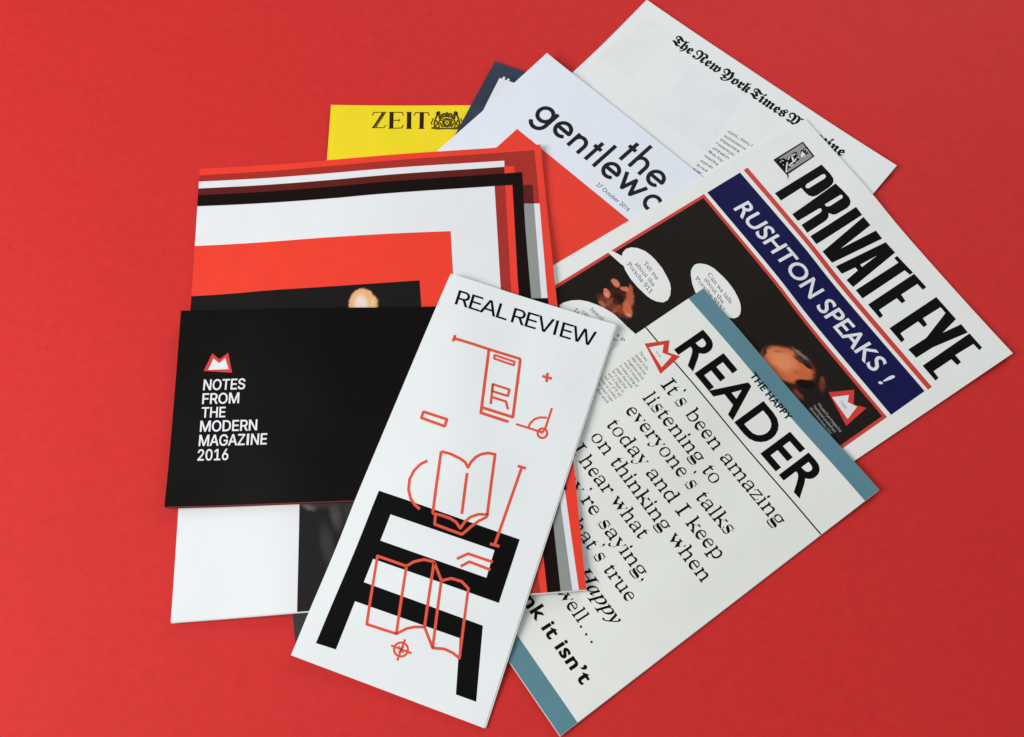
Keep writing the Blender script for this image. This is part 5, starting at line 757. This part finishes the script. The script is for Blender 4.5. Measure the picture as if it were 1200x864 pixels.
def fill(contours, us, vs):
    """triangles of the filled contours, cut along the paper's grid so that the print follows every bend"""
    P = np.concatenate([np.asarray(c, float) for c in contours])
    lo = np.maximum(P.min(0), (0, 0)); hi = np.minimum(P.max(0), (us[-1], vs[-1]))
    if (hi <= lo).any(): return [], []
    verts = []; edges = []
    for c in contours:
        n0 = len(verts); n = len(c)
        verts += [Vector((float(x), float(y))) for x, y in c]
        edges += [(n0+i, n0+(i+1) % n) for i in range(n)]
    du, dv = us[1], vs[1]
    e = 1e-4
    def seg(a, b):
        n0 = len(verts); verts.append(Vector(a)); verts.append(Vector(b)); edges.append((n0, n0+1))
    i0, i1 = int(math.floor(lo[0]/du)), int(math.ceil(hi[0]/du))
    j0, j1 = int(math.floor(lo[1]/dv)), int(math.ceil(hi[1]/dv))
    for i in range(i0, i1+1): seg((i*du, lo[1]-e), (i*du, hi[1]+e))
    for j in range(j0, j1+1): seg((lo[0]-e, j*dv), (hi[0]+e, j*dv))
    for k in range(i0-j1, i1-j0+1):           # diagonals
        a0 = max(i0, j0+k); a1 = min(i1, j1+k)
        if a1 > a0: seg((a0*du, (a0-k)*dv), (a1*du, (a1-k)*dv))
    out = delaunay_2d_cdt(verts, edges, [], 0, 1e-7, False)
    V = np.array([(v.x, v.y) for v in out[0]]); T = np.array([f for f in out[2] if len(f) == 3])
    cen = V[T].mean(1)
    keep = (winding(cen[:, 0], cen[:, 1], contours) != 0) & (cen[:, 0] > 0) & (cen[:, 1] > 0) & (cen[:, 0] < us[-1]) & (cen[:, 1] < vs[-1])
    T = T[keep]
    used = np.unique(T); idx = -np.ones(len(V), int); idx[used] = np.arange(len(used))
    return V[used], idx[T]

def stroke(pts, w, closed, round_ends=False):
    """outline contours of a drawn line: one quad per segment and a small disc at each bend"""
    cs = []; n = len(pts); r = w/2
    for i in range(n if closed else n-1):
        a = np.array(pts[i]); b = np.array(pts[(i+1) % n]); d = b-a; l = np.hypot(*d)
        if l < 1e-9: continue
        nx = np.array([d[1], -d[0]])/l*r
        cs.append([a+nx, b+nx, b-nx, a-nx])
    idx = range(n) if (closed or round_ends) else range(1, n-1)
    single = (not closed) and n == 2 and np.hypot(pts[0][0]-pts[1][0], pts[0][1]-pts[1][1]) < r
    if single: idx = [0]
    for i in idx:
        k = 14 if (single or round_ends) else 8
        cs.append([(pts[i][0]+r*math.cos(t*2*math.pi/k), pts[i][1]+r*math.sin(t*2*math.pi/k)) for t in range(k)])
    return [c if signed(c) > 0 else c[::-1] for c in cs]

def glyph_sets(style, s, f):
    """one list of contours per letter"""
    ox, oy, ax, ay, bx, by = [v/1000 for v in f]
    T = GLYPHS[style]; x = 0; out = []
    flip = ax*by-ay*bx < 0
    for ch in s:
        adv, cs = T[ch]
        if cs:
            L = []
            for c in cs:
                q = [(ox+ax*(x+c[i])/1000+bx*c[i+1]/1000, oy+ay*(x+c[i])/1000+by*c[i+1]/1000) for i in range(0, len(c), 2)]
                L.append(q)
            out.append(L)
        x += adv
    return out

def normals_at(S, m, u, v):
    e = 0.004
    us, vs, z = S
    zu = (height_at(us, vs, z, np.clip(u+e, 0, us[-1]), v)-height_at(us, vs, z, np.clip(u-e, 0, us[-1]), v))/(2*e)
    zv = (height_at(us, vs, z, u, np.clip(v+e, 0, vs[-1]))-height_at(us, vs, z, u, np.clip(v-e, 0, vs[-1])))/(2*e)
    c, s = math.cos(m['rot']), math.sin(m['rot'])
    n = np.stack([-(zu*c-zv*s), -(zu*s+zv*c), np.ones_like(zu)], 1)
    return n/np.linalg.norm(n, axis=1)[:, None]

def link_mesh(name, co, faces, mat, parent, normals=None):
    me = bpy.data.meshes.new(name)
    me.from_pydata([tuple(map(float, c)) for c in co], [], [tuple(map(int, f)) for f in faces])
    me.materials.append(mat)
    me.update()
    o = bpy.data.objects.new(name, me)
    COL.objects.link(o)
    if parent is not None: o.parent = parent
    if normals is not None:
        for p in me.polygons: p.use_smooth = True
        me.normals_split_custom_set_from_vertices([tuple(map(float, n)) for n in normals])
    return o

LAYER = 0.000022
def printed(name, sets, layer, mat, m, S, root):
    """lay ink on the top of the cover"""
    us, vs, z = S
    VV = []; TT = []; n = 0
    for cs in sets:
        V, T = fill(cs, us, vs)
        if len(V) == 0 or len(T) == 0: continue
        VV.append(V); TT.append(T+n); n += len(V)
    if not VV: return None
    V = np.concatenate(VV); T = np.concatenate(TT)
    X, Y = to_world(m, V[:, 0], V[:, 1])
    Z = height_at(us, vs, z, V[:, 0], V[:, 1])+m['t']+layer*LAYER
    co = np.stack([X-m['x'], Y-m['y'], Z], 1)
    a = V[T[:, 1]]-V[T[:, 0]]; b = V[T[:, 2]]-V[T[:, 0]]
    fl = (a[:, 0]*b[:, 1]-a[:, 1]*b[:, 0]) < 0
    T[fl] = T[fl][:, ::-1]
    o = link_mesh(name, co, T, mat, root, normals_at(S, m, V[:, 0], V[:, 1]))
    if mat.name.endswith('photo'):
        lay = o.data.uv_layers.new(name='sheet_mm')
        loops = np.empty(len(o.data.loops), dtype=np.int32)
        o.data.loops.foreach_get('vertex_index', loops)
        lay.data.foreach_set('uv', (V[loops]*1000).astype(np.float32).ravel())
    return o

def sheet(name, m, S, z0, z1, mat, root, inset=(0, 0, 0, 0), waves=0, rng=None):
    """a sheet or a block of leaves between heights z0 and z1 over the underside of the magazine.
    waves > 0: the sides show that many leaves, each ending a hair in or out"""
    us, vs, z = S
    l, r, b, t = inset
    uu = us.copy(); vv = vs.copy(); uu[0] = l; uu[-1] = us[-1]-r; vv[0] = b; vv[-1] = vs[-1]-t
    U, V = np.meshgrid(uu, vv, indexing='ij')
    H = height_at(us, vs, z, U, V)
    X, Y = to_world(m, U, V)
    nu, nv = U.shape
    nb = U.size
    co = []; nor = []
    N3 = normals_at(S, m, U.ravel(), V.ravel())
    top = np.stack([X.ravel()-m['x'], Y.ravel()-m['y'], H.ravel()+z1], 1)
    bot = np.stack([X.ravel()-m['x'], Y.ravel()-m['y'], H.ravel()+z0], 1)
    faces = []
    for i in range(nu-1):
        for j in range(nv-1):
            a = i*nv+j; b_ = (i+1)*nv+j; c = b_+1; d = a+1
            faces.append((a, b_, c)); faces.append((a, c, d))
            faces.append((nb+a, nb+c, nb+b_)); faces.append((nb+a, nb+d, nb+c))
    co = np.concatenate([top, bot]); nor = np.concatenate([N3, -N3])
    # rim
    ring = [(i, 0) for i in range(nu)]+[(nu-1, j) for j in range(1, nv)]+[(i, nv-1) for i in range(nu-2, -1, -1)]+[(0, j) for j in range(nv-2, 0, -1)]
    rid = np.array([i*nv+j for i, j in ring]); R = len(rid)
    levels = 2*waves if waves else 1
    zs = np.linspace(z1, z0, levels+1)
    ctr = np.array([U.mean(), V.mean()])
    ru = U.ravel()[rid]; rv = V.ravel()[rid]; rh = H.ravel()[rid]
    c_, s_ = math.cos(m['rot']), math.sin(m['rot'])
    ou = np.where(ru <= uu[0]+1e-9, -1., np.where(ru >= uu[-1]-1e-9, 1., 0.)); ov = np.where(rv <= vv[0]+1e-9, -1., np.where(rv >= vv[-1]-1e-9, 1., 0.))
    base = len(co); rows = []; rn = []
    for k, zz in enumerate(zs):
        d = 0.0
        if waves and k % 2 == 1: d = -0.00025
        elif waves and 0 < k < levels: d = (rng.random()-0.5)*0.0004
        x, y = to_world(m, ru+ou*d, rv+ov*d)
        rows.append(np.stack([x-m['x'], y-m['y'], rh+zz], 1))
        rn.append(np.stack([ou*c_-ov*s_, ou*s_+ov*c_, np.zeros(R)], 1))
    for k in range(levels):
        for q in range(R):
            q2 = (q+1) % R
            faces.append((base+k*R+q, base+(k+1)*R+q, base+(k+1)*R+q2, base+k*R+q2))
    co = np.concatenate([co]+rows); nor = np.concatenate([nor]+rn)
    nn = np.linalg.norm(nor, axis=1)[:, None]; nor = nor/np.maximum(nn, 1e-9)
    return link_mesh(name, co, faces, mat, root, nor)

# ------------------------------------------------------------------ the table top
def build_table():
    n = 60; s = 2.4
    co = [(-s+2*s*i/n, -s+2*s*j/n+0.2, 0.0) for i in range(n+1) for j in range(n+1)]
    top = len(co)
    faces = [(i*(n+1)+j, (i+1)*(n+1)+j, (i+1)*(n+1)+j+1, i*(n+1)+j+1) for i in range(n) for j in range(n)]
    co += [(-s, -s+0.2, -0.03), (s, -s+0.2, -0.03), (s, s+0.2, -0.03), (-s, s+0.2, -0.03)]
    a, b, c, d = 0, n*(n+1), n*(n+1)+n, n
    faces += [(top, a, b, top+1), (top+1, b, c, top+2), (top+2, c, d, top+3), (top+3, d, a, top), (top+3, top+2, top+1, top)]
    o = link_mesh('red_table_surface', co, faces, M['table_red'], None)
    o['kind'] = 'structure'
build_table()

# ------------------------------------------------------------------ the magazines, bottom of the pile first
INFO = {
 'dark': ('magazine', 'dark grey magazine almost hidden under the white corner of the striped one', 'magazine', 'paper_dark', 'leaf_white', 5),
 'zeit': ('magazine', 'yellow magazine with inline capitals and a small crest, upper left of the pile', 'magazine', 'paper_zeit', 'leaf_white', 4),
 'navy': ('magazine', 'dark navy magazine whose corner peeks out between the yellow and the white one', 'magazine', 'paper_navy', 'leaf_white', 4),
 'nyt': ('magazine', 'white magazine with blackletter title at the top right of the pile', 'magazine', 'paper_nyt', 'leaf_white', 4),
 'gw': ('magazine', 'white magazine with lowercase round title above a red panel, dated 27 October 2016', 'magazine', 'paper_gw', 'leaf_white', 3),
 'pe': ('magazine', 'satirical magazine with heavy black title, navy headline band and speech bubbles', 'magazine', 'paper_pe', 'leaf_white', 4),
 'reader': ('magazine', 'off-white magazine with teal bands and large serif quotation, lower right', 'magazine', 'paper_reader', 'leaf_white', 4),
 'striped': ('magazine', 'large glossy magazine with nested red, white, black and grey frame stripes', 'magazine', 'paper_striped', 'leaf_white', 6),
 'black': ('booklet', 'black landscape booklet with white title and small red crown logo, on the striped magazine', 'booklet', 'paper_black', 'leaf_red', 6),
 'rr': ('magazine', 'tall narrow white magazine with coral line drawings and black chair, topmost of the pile', 'magazine', 'paper_rr', 'leaf_white', 4),
}


# how far the leaves stop short of (or stick out past) the cover: left, right, bottom, top
INSET = {'rr': (0.0004, -0.0009, 0.0004, 0.0005), 'striped': (0.0003, 0.0004, -0.0007, 0.0004), 'black': (0.0004, 0.0004, -0.0006, 0.0004), 'reader': (0.0004, -0.0003, -0.0004, 0.0005)}
G = np.zeros((RNX, RNY))
rng = np.random.default_rng(7)
for key, m in MAGS.items():
    name, label, cat, cover, inner, leaves = INFO[key]
    S = settle(G, m)
    root = bpy.data.objects.new(name, None)
    root.empty_display_size = 0.02
    root.location = (m['x'], m['y'], 0)
    COL.objects.link(root)
    root['label'] = label; root['category'] = cat
    if cat == 'magazine': root['group'] = 'magazines fanned out on the red surface'
    t = m['t']; ct = 0.00025
    sheet('back_cover', m, S, 0, ct, M[cover], root)
    sheet('page_block', m, S, ct+0.00002, t-ct-0.00002, M[inner], root, inset=INSET.get(key, tuple(0.0003+0.0006*rng.random(4))), waves=leaves, rng=rng)
    sheet('front_cover', m, S, t-ct, t, M[cover], root)
    done = {}
    for op in ART[key]:
        kind, part, colr, layer = op[:4]
        if kind == 'poly':
            cs = [[(c[i]/1000, c[i+1]/1000) for i in range(0, len(c), 2)] for c in op[4]]
            if signed(cs[0]) < 0: cs = [c[::-1] for c in cs]
            cs = [cs[0]]+[c if signed(c) < 0 else c[::-1] for c in cs[1:]]
            sets = [cs]
        elif kind == 'line':
            w, ls, closed = op[4:]
            cs = []
            for l in ls:
                cs += stroke([(l[i]/1000, l[i+1]/1000) for i in range(0, len(l), 2)], w/1000, closed, part.startswith('photographed'))
            sets = [cs]
        else:
            style, s, f = op[4:]
            sets = glyph_sets(style, s, f)
        if part in ('text_line', 'speech_lettering', 'photo_caption', 'title_lettering') and kind == 'text': k2 = (part, colr, layer, s, f[0])
        elif part in ('speech_bubble', 'white_band', 'border_band', 'dark_red_band'): k2 = (part, colr, layer, len(done))
        else: k2 = (part, colr, layer)
        done.setdefault(k2, []).extend(sets)
    for k2, sets in done.items():
        printed(k2[0], sets, k2[2], M[k2[1]], m, S, root)
